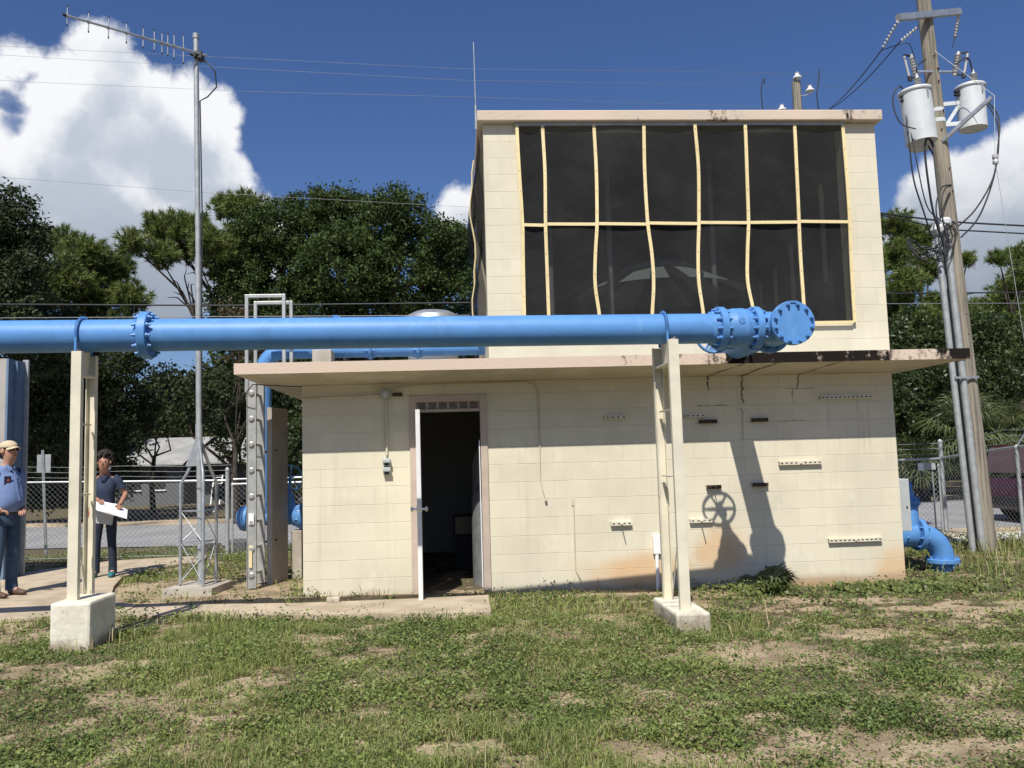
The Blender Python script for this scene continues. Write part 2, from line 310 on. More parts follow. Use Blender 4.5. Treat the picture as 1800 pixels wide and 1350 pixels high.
M['rust']=mat('rusted steel',(.10,.055,.03),.85,c2=(.035,.025,.02),ns=30,bump=.5,bs=90)
M['hole']=mat('dark slots',(.02,.018,.015),.9)
M['crack']=mat('crack shadow',(.018,.013,.010),.95)
M['frame']=rusty('pinkish door frame paint',(.50,.405,.325),.68)
M['door']=mat('white door paint',(.78,.78,.75),.5,c2=(.70,.69,.64),ns=4,bump=.1)
M['chrome']=mat('chrome',(.75,.75,.75),.15,1)
M['greyp']=mat('grey painted metal',(.40,.42,.42),.5,c2=(.34,.36,.36),ns=6)
M['greybox']=mat('grey enclosure',(.42,.44,.43),.5,c2=(.38,.40,.39),ns=3)
M['galv']=mat('galvanised steel',(.50,.52,.53),.42,.65,c2=(.38,.40,.41),ns=12)
M['galvm']=mat('weathered galvanised tube',(.42,.44,.44),.55,.3,c2=(.33,.35,.35),ns=10)
M['alu']=mat('aluminium ladder',(.50,.50,.47),.45,.5,c2=(.40,.40,.37),ns=8)
M['batten']=mat('pine batten',(.78,.66,.36),.65,c2=(.70,.55,.28),ns=4,stretch=(20,20,1.5))
M['white']=mat('white enamel',(.80,.80,.78),.4)
M['black']=mat('black rubber',(.018,.018,.02),.6)
M['cable']=mat('black cable',(.02,.02,.022),.5)
M['wire']=mat('aluminium line wire',(.22,.23,.24),.45,.4)
M['porc']=mat('grey porcelain',(.42,.42,.41),.25)
M['transf']=mat('transformer tank paint',(.62,.65,.65),.4,c2=(.55,.58,.58),ns=5)
M['wood']=mat('weathered utility pole wood',(.31,.275,.21),.9,c2=(.15,.135,.105),ns=1.0,nd=8,bump=.7,bs=12,stretch=(24,24,.9),lo=.4,hi=.62)
M['conc']=mat('concrete',(.45,.41,.34),.9,c2=(.34,.30,.24),ns=4,bump=.3)
M['path']=mat('sandy concrete path',(.48,.395,.28),.92,c2=(.35,.285,.195),ns=2.6,bump=.35,bs=60)
M['asph']=mat('worn asphalt',(.29,.29,.285),.92,c2=(.23,.23,.23),ns=.8,bump=.4,bs=120)
M['sand']=mat('sandy kerb',(.50,.39,.26),.95,c2=(.33,.26,.17),ns=1.8,bump=.4)
M['bark']=mat('tree bark',(.075,.058,.043),.95,c2=(.035,.028,.022),ns=6,bump=.8,bs=20)
M['pbark']=mat('pine bark',(.11,.08,.06),.95,c2=(.05,.038,.03),ns=7,bump=.8,bs=20)
M['skin']=mat('skin',(.46,.25,.165),.5); M['skin'].node_tree.nodes['Principled BSDF'].inputs['Subsurface Weight'].default_value=.05
M['skinw']=mat('tanned skin',(.36,.18,.115),.55)
M['shirt']=mat('light blue cotton shirt',(.19,.27,.47),.85,c2=(.14,.205,.38),ns=5,bump=.5,bs=14)
M['navy']=mat('navy polo',(.028,.042,.085),.85,c2=(.02,.03,.06),ns=6,bump=.5,bs=14)
M['jean']=mat('blue denim',(.035,.065,.115),.9,c2=(.075,.12,.19),ns=6,bump=.7,bs=12,lo=.45,hi=.75)
M['jeand']=mat('dark denim',(.012,.018,.035),.9,c2=(.022,.032,.058),ns=6,bump=.6,bs=12)
M['hair']=mat('dark hair',(.018,.010,.007),.7,bump=.8,bs=30)
M['cap']=mat('tan cotton cap',(.55,.45,.30),.85,bump=.3)
M['boot']=mat('brown boot leather',(.10,.055,.035),.6)
M['teal']=mat('teal sneaker',(.02,.16,.17),.6)
M['paper']=mat('white paper',(.85,.85,.88),.7)
M['patch']=mat('dark name patch',(.02,.02,.05),.8)
M['orange']=mat('orange badge',(.6,.15,.04),.7)
M['red']=mat('maroon car paint',(.055,.006,.010),.3); M['red'].node_tree.nodes['Principled BSDF'].inputs['Coat Weight'].default_value=.6
M['carblk']=mat('black car paint',(.012,.014,.018),.25)
M['glass']=mat('dark car glass',(.01,.012,.014),.08)
M['yellow']=mat('yellow guy guard',(.75,.58,.08),.5)
M['hoodg']=mat('green grey fibreglass hood',(.38,.45,.41),.6)
M['tankw']=mat('tank wall',(.40,.37,.34),.8,c2=(.34,.31,.28),ns=2,bump=.3)
M['roofw']=mat('pale metal roofing',(.33,.33,.31),.7,c2=(.25,.25,.235),ns=2)
M['sidg']=mat('grey siding',(.11,.115,.12),.8)
M['redbr']=mat('rusty red',(.2,.07,.04),.8)
# screen cloth: woven dark mesh, see-through in part
m=bpy.data.materials.new('black screen cloth'); m.use_nodes=True; nt=m.node_tree; b=nt.nodes['Principled BSDF']; b.inputs['Roughness'].default_value=.8
g=N(nt,'ShaderNodeNewGeometry'); n=N(nt,'ShaderNodeTexNoise',i={'Scale':2.5,'Detail':6.0,'Roughness':.65}); nt.links.new(g.outputs['Position'],n.inputs['Vector'])
n.inputs['Scale'].default_value=1.6
nt.links.new(MIX(nt,SS(nt,n.outputs[0],.35,.75),(.020,.021,.021),(.036,.037,.035)),b.inputs['Base Color']); b.inputs['Specular IOR Level'].default_value=.15
tr=N(nt,'ShaderNodeBsdfTransparent'); mx=N(nt,'ShaderNodeMixShader',i={0:.34}); nt.links.new(b.outputs[0],mx.inputs[1]); nt.links.new(tr.outputs[0],mx.inputs[2]); nt.links.new(mx.outputs[0],nt.nodes['Material Output'].inputs[0]); M['screen']=m
def leaf_mat(name,ca,cb,trans=.3,cc=None,rough=.45,spec=.4):
    m=bpy.data.materials.new(name); m.use_nodes=True; nt=m.node_tree; L=nt.links; b=nt.nodes['Principled BSDF']; b.inputs['Roughness'].default_value=rough; b.inputs['Specular IOR Level'].default_value=spec
    a=N(nt,'ShaderNodeAttribute',attribute_name='tint'); r_=N(nt,'ShaderNodeValToRGB'); L.new(a.outputs['Fac'],r_.inputs[0])
    r_.color_ramp.elements[0].color=(*ca,1); r_.color_ramp.elements[1].color=(*cb,1)
    if cc: e=r_.color_ramp.elements.new(.93); e.color=(*cb,1); r_.color_ramp.elements[-1].color=(*cc,1); r_.color_ramp.elements[-1].position=1
    L.new(r_.outputs[0],b.inputs['Base Color']); t=N(nt,'ShaderNodeBsdfTranslucent'); L.new(r_.outputs[0],t.inputs[0])
    mx=N(nt,'ShaderNodeMixShader',i={0:trans}); L.new(b.outputs[0],mx.inputs[1]); L.new(t.outputs[0],mx.inputs[2]); L.new(mx.outputs[0],nt.nodes['Material Output'].inputs[0]); return m
M['oak']=leaf_mat('oak leaves',(.030,.054,.014),(.085,.118,.032),.25,rough=.6,spec=.2)
M['oakd']=leaf_mat('dark oak leaves',(.020,.032,.013),(.060,.078,.032),.2,rough=.6,spec=.2)
M['pine']=leaf_mat('pine needles',(.075,.115,.03),(.23,.285,.075),.3,cc=(.30,.20,.08))
M['shrub']=leaf_mat('shrub leaves',(.022,.04,.012),(.085,.115,.035),.3)
M['redl']=leaf_mat('reddish brown leaves',(.09,.035,.022),(.10,.10,.04),.3)
M['lightl']=leaf_mat('yellow green leaves',(.07,.10,.025),(.20,.22,.07),.35)
M['grass']=leaf_mat('grass blades',(.130,.175,.045),(.325,.365,.105),.32,cc=(.46,.38,.21),rough=.6)
M['weed']=leaf_mat('weed leaves',(.085,.135,.034),(.255,.305,.085),.32,cc=(.30,.225,.13),rough=.55)
M['palm']=leaf_mat('palm fronds',(.05,.075,.025),(.17,.20,.085),.3)
# ------------------------------------------------------------ ground
def vnoise(x,y,seed=0):
    xi=np.floor(x).astype(np.int64); yi=np.floor(y).astype(np.int64); xf=x-xi; yf=y-yi
    def h(a,b):
        n=(a*374761393+b*668265263+seed*982451653)&0x7fffffff; n=((n^(n>>13))*1274126177)&0x7fffffff; return ((n^(n>>16))&0xffff)/65535.
    u=xf*xf*(3-2*xf); v=yf*yf*(3-2*yf)
    return (h(xi,yi)*(1-u)+h(xi+1,yi)*u)*(1-v)+(h(xi,yi+1)*(1-u)+h(xi+1,yi+1)*u)*v
def fbm(x,y,f,o=4,seed=0):
    s=0;a=1;t=0
    for i in range(o): s=s+a*vnoise(x*f,y*f,seed+i*17); t+=a; a*=.55; f*=2.07
    return s/t
def G(x,y):
    x=np.asarray(x,float); y=np.asarray(y,float)
    z=.03-.0186*np.clip(x,-.6,7)+np.clip((x-7)/3,0,1)*.07
    k=np.clip((y-4.6)/1.5,0,1); z=z*(1-k)+(-.05)*k
    far=np.clip((np.maximum(np.abs(x),np.abs(y))-14)/6,0,1)
    amp=(1-k)*.035+far*.0
    return z+amp*(fbm(x,y,1.3,4,3)-.5)
BARE=[(3.87,-3.0,.55,.32),(4.15,-3.35,.6,.35),(3.45,-3.25,.35,.2),(3.6,-5.1,.3,.16),(3.8,-5.35,.7,.22),(4.4,-5.3,.9,.2),(5.2,-4.9,.8,.22),(6.9,-1.75,.7,.18),(6.2,-1.55,.5,.15),(5.5,-1.0,.8,.14),(2.62,-5.1,.2,.18),(2.75,-5.35,.22,.16),(2.95,-5.35,.25,.14),(-1.4,-3.0,.22,.09),(-.86,-3.4,.18,.09),(-.1,-4.3,.25,.06),(-.33,-4.05,.3,.07),(1.85,-4.15,.16,.09),(1.72,-5.05,.22,.14),(.55,-2.25,.25,.14),(-.55,.5,.55,.9),(-1.7,.9,1.1,.6),(-.95,.3,.9,.6),(2.4,-4.3,.15,.12),(5.9,-3.2,.6,.16),(5.1,-2.6,.5,.2),(2.6,-2.6,.25,.1),(-.1,-.25,2.6,.28),(3.2,-.35,1.5,.14)]
def bare(x,y):
    w=.66*(fbm(x,y,4.6,5,40)-.5)+.34*(fbm(x,y,19.,2,41)-.5)
    b=np.clip((.6*fbm(x,y,1.25,6,11)+.4*fbm(x,y,3.6,4,13)+.30*(fbm(x,y,15.,2,12)-.5)-.545)/.08,0,1)*.8
    b=np.maximum(b,np.clip((fbm(x,y,3.4,3,23)-.63)/.07,0,1)*.9)
    s=np.zeros_like(x)
    for cx,cy,rx,ry in BARE:
        d=np.sqrt(((x-cx)/rx)**2+((y-cy)/ry)**2)+w*2.2
        s=np.maximum(s,np.clip((1.15-d)/.35,0,1))
    return np.clip(np.maximum(b,s),0,1)
def axis(lo,hi,st,far):
    a=list(np.arange(lo,hi+1e-6,st)); s=st; v=hi
    while v<far: s*=1.35; v+=s; a.append(v)
    s=st; v=lo
    while v>-far: s*=1.35; v-=s; a.insert(0,v)
    return np.array(a)
gx=axis(-6,11,.08,900); gy=axis(-8,8,.08,900)
X,Y=np.meshgrid(gx,gy); Z=G(X,Y); n=len(gx)
near=(np.abs(X)<60)&(np.abs(Y)<60); Bv=np.where(near,bare(X,Y),.15); Bv=np.where((Y>4.6)|(X<-6),Bv*.25,Bv)
idx=np.arange(X.size).reshape(X.shape); F=np.stack([idx[:-1,:-1],idx[:-1,1:],idx[1:,1:],idx[1:,:-1]],-1).reshape(-1,4)
m=bpy.data.materials.new('ground soil'); m.use_nodes=True; nt=m.node_tree; L=nt.links; b=nt.nodes['Principled BSDF']; b.inputs['Roughness'].default_value=.95; b.inputs['Specular IOR Level'].default_value=.1
a=N(nt,'ShaderNodeAttribute',attribute_name='tint'); g=N(nt,'ShaderNodeNewGeometry')
n1=N(nt,'ShaderNodeTexNoise',i={'Scale':22.0,'Detail':6.0,'Roughness':.65}); L.new(g.outputs['Position'],n1.inputs['Vector'])
n2=N(nt,'ShaderNodeTexNoise',i={'Scale':2.5,'Detail':5.0}); L.new(g.outputs['Position'],n2.inputs['Vector'])
soil=MIX(nt,SS(nt,n1.outputs[0],.35,.65),(.15,.12,.075),(.085,.075,.042))
sandc=MIX(nt,SS(nt,n1.outputs[0],.38,.68),(.46,.365,.245),(.31,.24,.155)); sandc=MIX(nt,SS(nt,n2.outputs[0],.42,.66),sandc,(.25,.19,.125)); n7=N(nt,'ShaderNodeTexNoise',i={'Scale':70.0,'Detail':5.0,'Roughness':.75}); L.new(g.outputs['Position'],n7.inputs['Vector']); sandc=MIX(nt,MA(nt,'MULTIPLY',SS(nt,n7.outputs[0],.52,.66),.6),sandc,(.16,.12,.08))
f=SS(nt,MA(nt,'ADD',a.outputs['Fac'],MA(nt,'MULTIPLY_ADD',n1.outputs[0],.7,-.35)),.12,.62)
L.new(MIX(nt,f,soil,sandc),b.inputs['Base Color'])
n3=N(nt,'ShaderNodeTexNoise',i={'Scale':9.0,'Detail':7.0,'Roughness':.7}); L.new(g.outputs['Position'],n3.inputs['Vector'])
bp=N(nt,'ShaderNodeBump',i={'Strength':.9,'Distance':.03}); L.new(n3.outputs[0],bp.inputs['Height']); L.new(bp.outputs[0],b.inputs['Normal'])
M['ground']=m
go=npmesh('ground',m,np.stack([X,Y,Z],-1).reshape(-1,3),F,tint=Bv.ravel(),smooth=True); tag(go,kind='structure')
# road behind the fence, kerbs and far verge
def strip(name,m,P,Q,z,thick=0,kind='structure'):
    b=MB(); 
    for i in range(len(P)-1):
        b.face([(P[i][0],P[i][1],z),(P[i+1][0],P[i+1][1],z),(Q[i+1][0],Q[i+1][1],z),(Q[i][0],Q[i][1],z)])
        if thick:
            b.face([(P[i][0],P[i][1],z-thick),(P[i+1][0],P[i+1][1],z-thick),(P[i+1][0],P[i+1][1],z),(P[i][0],P[i][1],z)])
    return b.build(name,m,kind=kind)
NE=[(-60,9.0),(-12,8.2),(-6,7.7),(-2.3,6.9),(3,5.9),(9.2,5.2),(14,5.1),(60,5.0)]
FE=[(-60,18.5),(-12,15.3),(-9.6,14.3),(-7.4,13.8),(3,12.8),(10,12.7),(16.3,13.4),(60,19)]
strip('road',M['asph'],NE,FE,-.03)
strip('kerb',M['sand'],FE,[(x,y+.30) for x,y in FE],.055,.10)
strip('verge',M['sand'],[(x,y+.302) for x,y in FE],[(x,y+1.5) for x,y in FE],.0)
strip('sidewalk',M['sand'],[(x,y-1.3) for x,y in NE[5:]],[(x,y-.004) for x,y in NE[5:]],-.012,.03)
pth=MB(); 
def slab(poly,top,th=.12): pth.prism(poly,top-th,top)
slab([(2.03,-1.62),(2.03,-.62),(1.15,-.66),(0.13,-.66),(-.9,-.5),(-1.62,-.42),(-1.62,-.95),(-1.057,-1.12),(.617,-1.42)],.062)
slab([(-1.624,-.95),(-1.624,-.42),(-2.05,-.10),(-3.1,-.1),(-6.5,-.5),(-6.5,-1.35),(-3.0,-1.05)],.072)
slab([(-2.05,-.096),(-2.45,1.0),(-2.7,1.9),(-2.6,2.7),(-2.12,3.45),(-2.3,4.2),(-2.85,4.1),(-3.7,3.9),(-4.0,3.4),(-4.45,2.7),(-4.6,2.3),(-7,2.2),(-6.5,-.5),(-3.1,-.096)],.082)
pth.build('path',M['path'],kind='structure',bevel=.01)
MB().box((1.30,-.02,-.16),(2.0,.19,-.035)).build('door_threshold',M['conc'],kind='structure',bevel=.008)

# ------------------------------------------------------------ the building
B=thing('pump_building',(0,0,0),'cream painted concrete block pump house with screened upper storey and wide stained roof slab','building')
def wallholes(mb,x0,x1,z0,z1,y0,y1,holes,ax='x'):
    xs=sorted({x0,x1,*[h[0] for h in holes],*[h[1] for h in holes]}); zs=sorted({z0,z1,*[h[2] for h in holes],*[h[3] for h in holes]})
    solid=lambda i,j: 0<=i<len(xs)-1 and 0<=j<len(zs)-1 and not any(h[0]<=(xs[i]+xs[i+1])/2<=h[1] and h[2]<=(zs[j]+zs[j+1])/2<=h[3] for h in holes)
    P=(lambda x,y,z:(x,y,z)) if ax=='x' else (lambda x,y,z:(y,x,z))
    for i in range(len(xs)-1):
        for j in range(len(zs)-1):
            if not solid(i,j): continue
            a,b,c,d=xs[i],xs[i+1],zs[j],zs[j+1]
            fs=[[(a,y0,c),(b,y0,c),(b,y0,d),(a,y0,d)],[(a,y1,c),(a,y1,d),(b,y1,d),(b,y1,c)]]
            if not solid(i-1,j): fs.append([(a,y0,c),(a,y0,d),(a,y1,d),(a,y1,c)])
            if not solid(i+1,j): fs.append([(b,y0,c),(b,y1,c),(b,y1,d),(b,y0,d)])
            if not solid(i,j-1): fs.append([(a,y0,c),(a,y1,c),(b,y1,c),(b,y0,c)])
            if not solid(i,j+1): fs.append([(a,y0,d),(b,y0,d),(b,y1,d),(a,y1,d)])
            for f in fs: mb.face([P(*p) for p in (f if ax=='x' else f[::-1])])
DZ=4.3; WX=6.909
w=MB(); wallholes(w,0,WX,-.4,2.372,0,.2,[(1.26,2.03,-.05,2.17)])
wallholes(w,.202,DZ,-.4,2.372,0,.2,[],'y'); wallholes(w,.202,DZ,-.4,2.372,WX-.2,WX,[],'y'); w.box((.201,DZ-.2,-.4),(WX-.201,DZ-.001,2.372))
w.build('wall',M['wall'],B)
iw=MB(); iw.box((.203,.203,-.12),(WX-.203,DZ-.203,-.03)); iw.build('floor',M['floor'],B)
# dark lining of the room
li=MB(); e=.004; a0,a1,b0,b1,c0,c1=.2+e,WX-.2-e,.2+e,DZ-.2-e,-.03,2.36
li.face([(a0,b1,c0),(a1,b1,c0),(a1,b1,c1),(a0,b1,c1)]).face([(a0,b0,c0),(a0,b1,c0),(a0,b1,c1),(a0,b0,c1)]).face([(a1,b0,c0),(a1,b0,c1),(a1,b1,c1),(a1,b1,c0)]).face([(a0,b0,c1),(a0,b1,c1),(a1,b1,c1),(a1,b0,c1)])
li.face([(a0,b0,c0),(a0,b0,c1),(1.25,b0,c1),(1.25,b0,c0)]).face([(2.04,b0,c0),(2.04,b0,c1),(a1,b0,c1),(a1,b0,c0)]).build('room_lining',M['lining'],B)
# roof slab: flat top, fascia, soffit rising outwards
OX0,OX1,OY0,OY1=-.6,7.51,-.6,4.9; ZT=2.57; ZF=2.452; ZS=2.374
s=MB(); s.face([(OX0,OY0,ZT),(OX1,OY0,ZT),(OX1,OY1,ZT),(OX0,OY1,ZT)]).build('roof_slab',M['rooftop'],B)
s=MB(); xs=list(np.linspace(OX0,OX1,60))
for i in range(59):
    s.face([(xs[i],OY0,ZF),(xs[i+1],OY0,ZF),(xs[i+1],OY0,ZT),(xs[i],OY0,ZT)])
s.face([(OX1,OY0,ZF),(OX1,OY1,ZF),(OX1,OY1,ZT),(OX1,OY0,ZT)]).face([(OX0,OY1,ZF),(OX0,OY0,ZF),(OX0,OY0,ZT),(OX0,OY1,ZT)]).face([(OX1,OY1,ZF),(OX0,OY1,ZF),(OX0,OY1,ZT),(OX1,OY1,ZT)])
s.build('fascia',M['fascia'],B)
s=MB(); o=[(OX0,OY0,ZF),(OX1,OY0,ZF),(OX1,OY1,ZF),(OX0,OY1,ZF)]; q=[(0,0,ZS),(WX,0,ZS),(WX,DZ,ZS),(0,DZ,ZS)]
for i in range(4): s.face([o[i],q[i],q[(i+1)%4],o[(i+1)%4]])
s.build('soffit',M['soffit'],B)
# cracks in the soffit and upper wall, built as thin dark raised seams
def crack(pts,w0):
    pts=[Vector(p) for p in pts]; fine=[]
    for i in range(len(pts)-1):
        for t in np.linspace(0,1,9)[:-1]: fine.append(pts[i].lerp(pts[i+1],t))
    fine.append(pts[-1]); mb=MB(); prev=None
    for i,p in enumerate(fine):
        k=i/(len(fine)-1); wd=w0*.72*(1-.6*k)*random.uniform(.35,1.3); j=random.uniform(-.012,.012); a=p+Vector((j-wd/2,-.002,0)); c=p+Vector((j+wd/2,-.002,0))
        if prev: mb.face([prev[0],prev[1],c,a])
        prev=(a,c)
    mb.build('crack',M['crack'],B)
def sof(x,t): return (x,-.598*(1-t),ZF-(ZF-ZS)*(1)*t-.004)
for pts,w0 in (([sof(4.93,0),sof(4.79,.5),sof(4.69,1),(4.69,-.002,2.36),(4.675,-.002,2.27),(4.69,-.002,2.2)],.035),([sof(5.30,0),sof(5.19,.45),sof(5.095,1),(5.095,-.002,2.36),(5.085,-.002,2.18),(5.09,-.002,2.05)],.045),([sof(6.02,0),sof(5.9,.5),sof(5.775,1),(5.775,-.002,2.36),(5.745,-.002,2.2)],.03),
    ([(5.69,-.002,2.20),(5.69,-.002,2.03)],.012),([(5.6,-.002,2.205),(5.95,-.002,2.2)],.010),([(4.55,-.002,2.03),(4.9,-.002,2.025)],.014),([(5.07,-.002,1.99),(5.07,-.002,1.62)],.008),([(5.5,-.002,1.83),(5.8,-.002,1.83)],.008)): 
    if abs(pts[0][2]-pts[-1][2])<.01:
        mb=MB(); n_=14
        xs_=np.linspace(pts[0][0],pts[-1][0],n_); zz=[pts[0][2]+random.uniform(-.004,.004) for _ in xs_]
        for i in range(n_-1):
            h=w0*.6*random.uniform(.2,1); mb.face([(xs_[i],-.0025,zz[i]-h/2),(xs_[i+1],-.0025,zz[i+1]-h/2),(xs_[i+1],-.0025,zz[i+1]+h/2),(xs_[i],-.0025,zz[i]+h/2)])
        mb.build('crack',M['crack'],B)
    else: crack(pts,w0)
# upper storey
UX0,UX1,UZ0,UZ1=2.13,WX,ZT+.002,5.432; UD=4.25; SX0,SX1,SZ0,SZ1=2.545,6.50,2.99,5.40
SLIT=[(1.02,1.20,3.7,5.05),(2.1,2.28,3.1,4.5),(2.75,2.93,2.99,4.3),(3.4,3.55,2.99,4.2)]
w=MB(); wallholes(w,UX0,UX1,UZ0,UZ1,0,.2,[(SX0,SX1,SZ0,SZ1)])
wallholes(w,.202,UD,UZ0,UZ1,UX0,UX0+.2,[(.23,3.9,SZ0,SZ1)],'y'); wallholes(w,.202,UD,UZ0,UZ1,UX1-.2,UX1,SLIT,'y')
wallholes(w,UX0+.202,UX1-.202,UZ0,UZ1,UD-.2,UD-.001,[])
w.build('storey_wall',M['wallup'],B)
li=MB(); a0,a1,b0,b1,c0,c1=UX0+.206,UX1-.206,.206,UD-.206,UZ0+.035,5.43
wallholes(li,a0,a1,c0,c1,b1-.01,b1,[]); li.face([(a0,b0,c1),(a0,b1,c1),(a1,b1,c1),(a1,b0,c1)]); wallholes(li,b0,b1,c0,c1,a1-.01,a1,SLIT,'y'); li.build('storey_shade_lining',M['inside'],B)  # added lining, coloured dark so the room behind the screens looks unlit
s=MB(); s.box((2.062,-.10,5.436),(6.97,4.40,5.565)); s.build('parapet_roof',M['fasciaup'],B,bevel=.012)
MB().box((UX0+.21,.21,UZ0+.001),(UX1-.21,UD-.21,UZ0+.03)).build('storey_floor',M['floor'],B)
# screens: sagging cloth between battens
BX=[[2.53,2.835,3.45,4.048,4.666,5.281,5.894,6.497],[2.541,2.845,3.457,4.038,4.687,5.272,5.881,6.496],[2.562,2.831,3.438,4.044,4.661,5.263,5.876,6.494],[2.558,2.832,3.404,4.075,4.629,5.228,5.873,6.489],[2.554,2.834,3.391,4.08,4.619,5.209,5.873,6.487],[2.55,2.835,3.43,4.05,4.655,5.257,5.871,6.483],[2.55,2.835,3.44,4.04,4.66,5.265,5.870,6.482]]
BZ=[5.401,4.852,4.192,3.813,3.471,3.097,2.985]
def bxat(i,z):
    zs=BZ[::-1]; v=[BX[r_][i] for r_ in range(7)][::-1]
    # smooth (cosine) interpolation
    for k in range(6):
        if z<=zs[k+1] or k==5:
            t=min(1,max(0,(z-zs[k])/(zs[k+1]-zs[k]))); p0=v[max(k-1,0)];p1=v[k];p2=v[k+1];p3=v[min(k+2,6)]
            return .5*((2*p1)+(-p0+p2)*t+(2*p0-5*p1+4*p2-p3)*t*t+(-p0+3*p1-3*p2+p3)*t**3)
V=[];F=[]; nzs=60; nxs=16
for half in ((2.985,4.199),(4.199,5.40)):
    for i in range(7):
        base=len(V)
        for zi in range(nzs+1):
            z=half[0]+(half[1]-half[0])*zi/nzs
            xa,xb=bxat(i,z),bxat(i+1,z)
            for xi in range(nxs+1):
                u=xi/nxs; x=xa+(xb-xa)*u; v_=zi/nzs
                sag=math.sin(math.pi*u)*(.45+.55*math.sin(math.pi*v_))
                wr=.018*math.sin(9*z+4*x+i)*math.sin(math.pi*u)+.010*math.sin(23*(z+.6*x)+2.1*i)*math.sin(math.pi*u)+.006*math.sin(47*z-31*x)*math.sin(math.pi*u)
                V.append((x,-.022+(.035*sag*(1 if (i*7+int(half[0]))%3 else -1))*.8+wr*.16,z))
        for zi in range(nzs):
            for xi in range(nxs):
                a=base+zi*(nxs+1)+xi; F.append((a,a+1,a+nxs+2,a+nxs+1))
npmesh('window_screen',M['screen'],np.array(V),np.array(F),B,smooth=True)
nails=[]
for i in range(8):
    mb=MB(); pts=[(bxat(i,z),-.045-.012*math.sin(3*z+i),z) for z in np.linspace(2.975,5.405,40)]
    for k in range(len(pts)-1): 
        p,q=pts[k],pts[k+1]; B0=len(mb.v); hw=.019
        for (x,y,z) in (p,q):
            mb.v+= [(x-hw,y-.008,z),(x+hw,y-.008,z),(x+hw,y+.010,z),(x-hw,y+.010,z)]
        for f in ((0,1,5,4),(1,2,6,5),(2,3,7,6),(3,0,4,7)): mb.f.append(tuple(B0+t for t in f)); mb.sm.append(False)
        if k%4==2: nails.append((p[0],p[1]-.0085,p[2]))
    bo=mb.build('batten',M['batten'],B)
    for q in nails: MB().lathe(q,(0,-1,0),[(.005,0),(.005,.002),(0,.002)],6).build('nail_head',M['rust'],bo)
    nails=[]
for z0,z1_ in ((4.199,4.195),(2.982,2.978)):
    for i in range(7):
        xa=bxat(i,z0)+.02; xb=bxat(i+1,z0)-.02; j=random.uniform(-.006,.006)
        MB().bar((xa,-.043,z0+j),(xb,-.043,z1_+random.uniform(-.006,.006)),.016,.036).build('batten',M['batten'],B)
MB().bar((2.50,-.03,5.415),(6.52,-.03,5.415),.03,.035).build('top_rail',M['galvm'],B)
# left flank screen, bulging outwards
V=[];F=[]
for zi in range(41):
    z=2.99+(5.40-2.99)*zi/40
    for yi in range(41):
        y=.20+3.75*yi/40; u=yi/40; v_=(zi/40)
        bul=.035+.13*math.sin(math.pi*u)*abs(math.sin(math.pi*v_*1.9+.3))+.03*math.sin(5*z+3*y)
        V.append((UX0-bul,y,z))
for zi in range(40):
    for yi in range(40): a=zi*41+yi; F.append((a,a+1,a+42,a+41))
npmesh('side_screen',M['screen'],np.array(V),np.array(F),B,smooth=True)
for k,y in enumerate((1.1,)):
    mb=MB(); pts=[(UX0-.062-.13*math.sin(math.pi*(y-.55)/3.25)*abs(math.sin(math.pi*v_*1.9+.3))-.03*abs(math.sin(5*(2.99+2.41*v_)+3*y)),y,2.99+2.41*v_) for v_ in np.linspace(0,1,14)]
    mb.tube(pts,.011,4,smooth=False); mb.build('side_batten',M['batten'],B)
# door frame, transom grille, door
fr=MB(); fr.box((1.205,-.022,-.05),(1.285,.10,2.225)); fr.box((2.008,-.022,-.05),(2.088,.10,2.225)); fr.box((1.2855,-.022,2.150),(2.0075,.10,2.225)); fr.box((1.2855,-.012,2.035),(2.0075,.08,2.066))
fr.build('door_frame',M['frame'],B,bevel=.004)
gr=MB(); gr.box((1.286,.02,2.0665),(2.007,.05,2.1495)); gr.build('transom_grille',M['frame'],B)
lv=MB()
for k in range(6):
    for j in range(5): lv.box((1.305+k*.118,.008,2.076+j*.0145),(1.395+k*.118,.0198,2.081+j*.0145))
lv.build('louvre',M['hole'],B)
D=MB(); dv=Vector((.030,-.765,0)); h0=Vector((1.284,-.03,0)); tn=Vector((.0447,.0018,0))
P=[h0,h0+dv,h0+dv+tn,h0+tn]
D.prism([(p.x,p.y) for p in P],-.012,2.022); do=D.build('door',M['door'],B,bevel=.003)
kp=h0+dv*.915+tn*.5+Vector((0,0,.985)); ax=Vector((1,.04,0)).normalized()
for sgn in (-1,1): MB().lathe(kp,ax*sgn,[(.03,.022),(.03,.03),(.012,.032),(.012,.055),(.026,.066),(.030,.078),(.024,.090),(0,.094)],20).build('door_knob',M['chrome'],do)
MB().box((kp.x-.012,kp.y-.066,.95),(kp.x+.012,kp.y-.0605,1.02)).build('latch_plate',M['chrome'],do)
jd=MB(); jd.bar((1.993,-.018,.05),(1.993,-.018,1.70),.01,.012).build('weather_strip',M['white'],B)
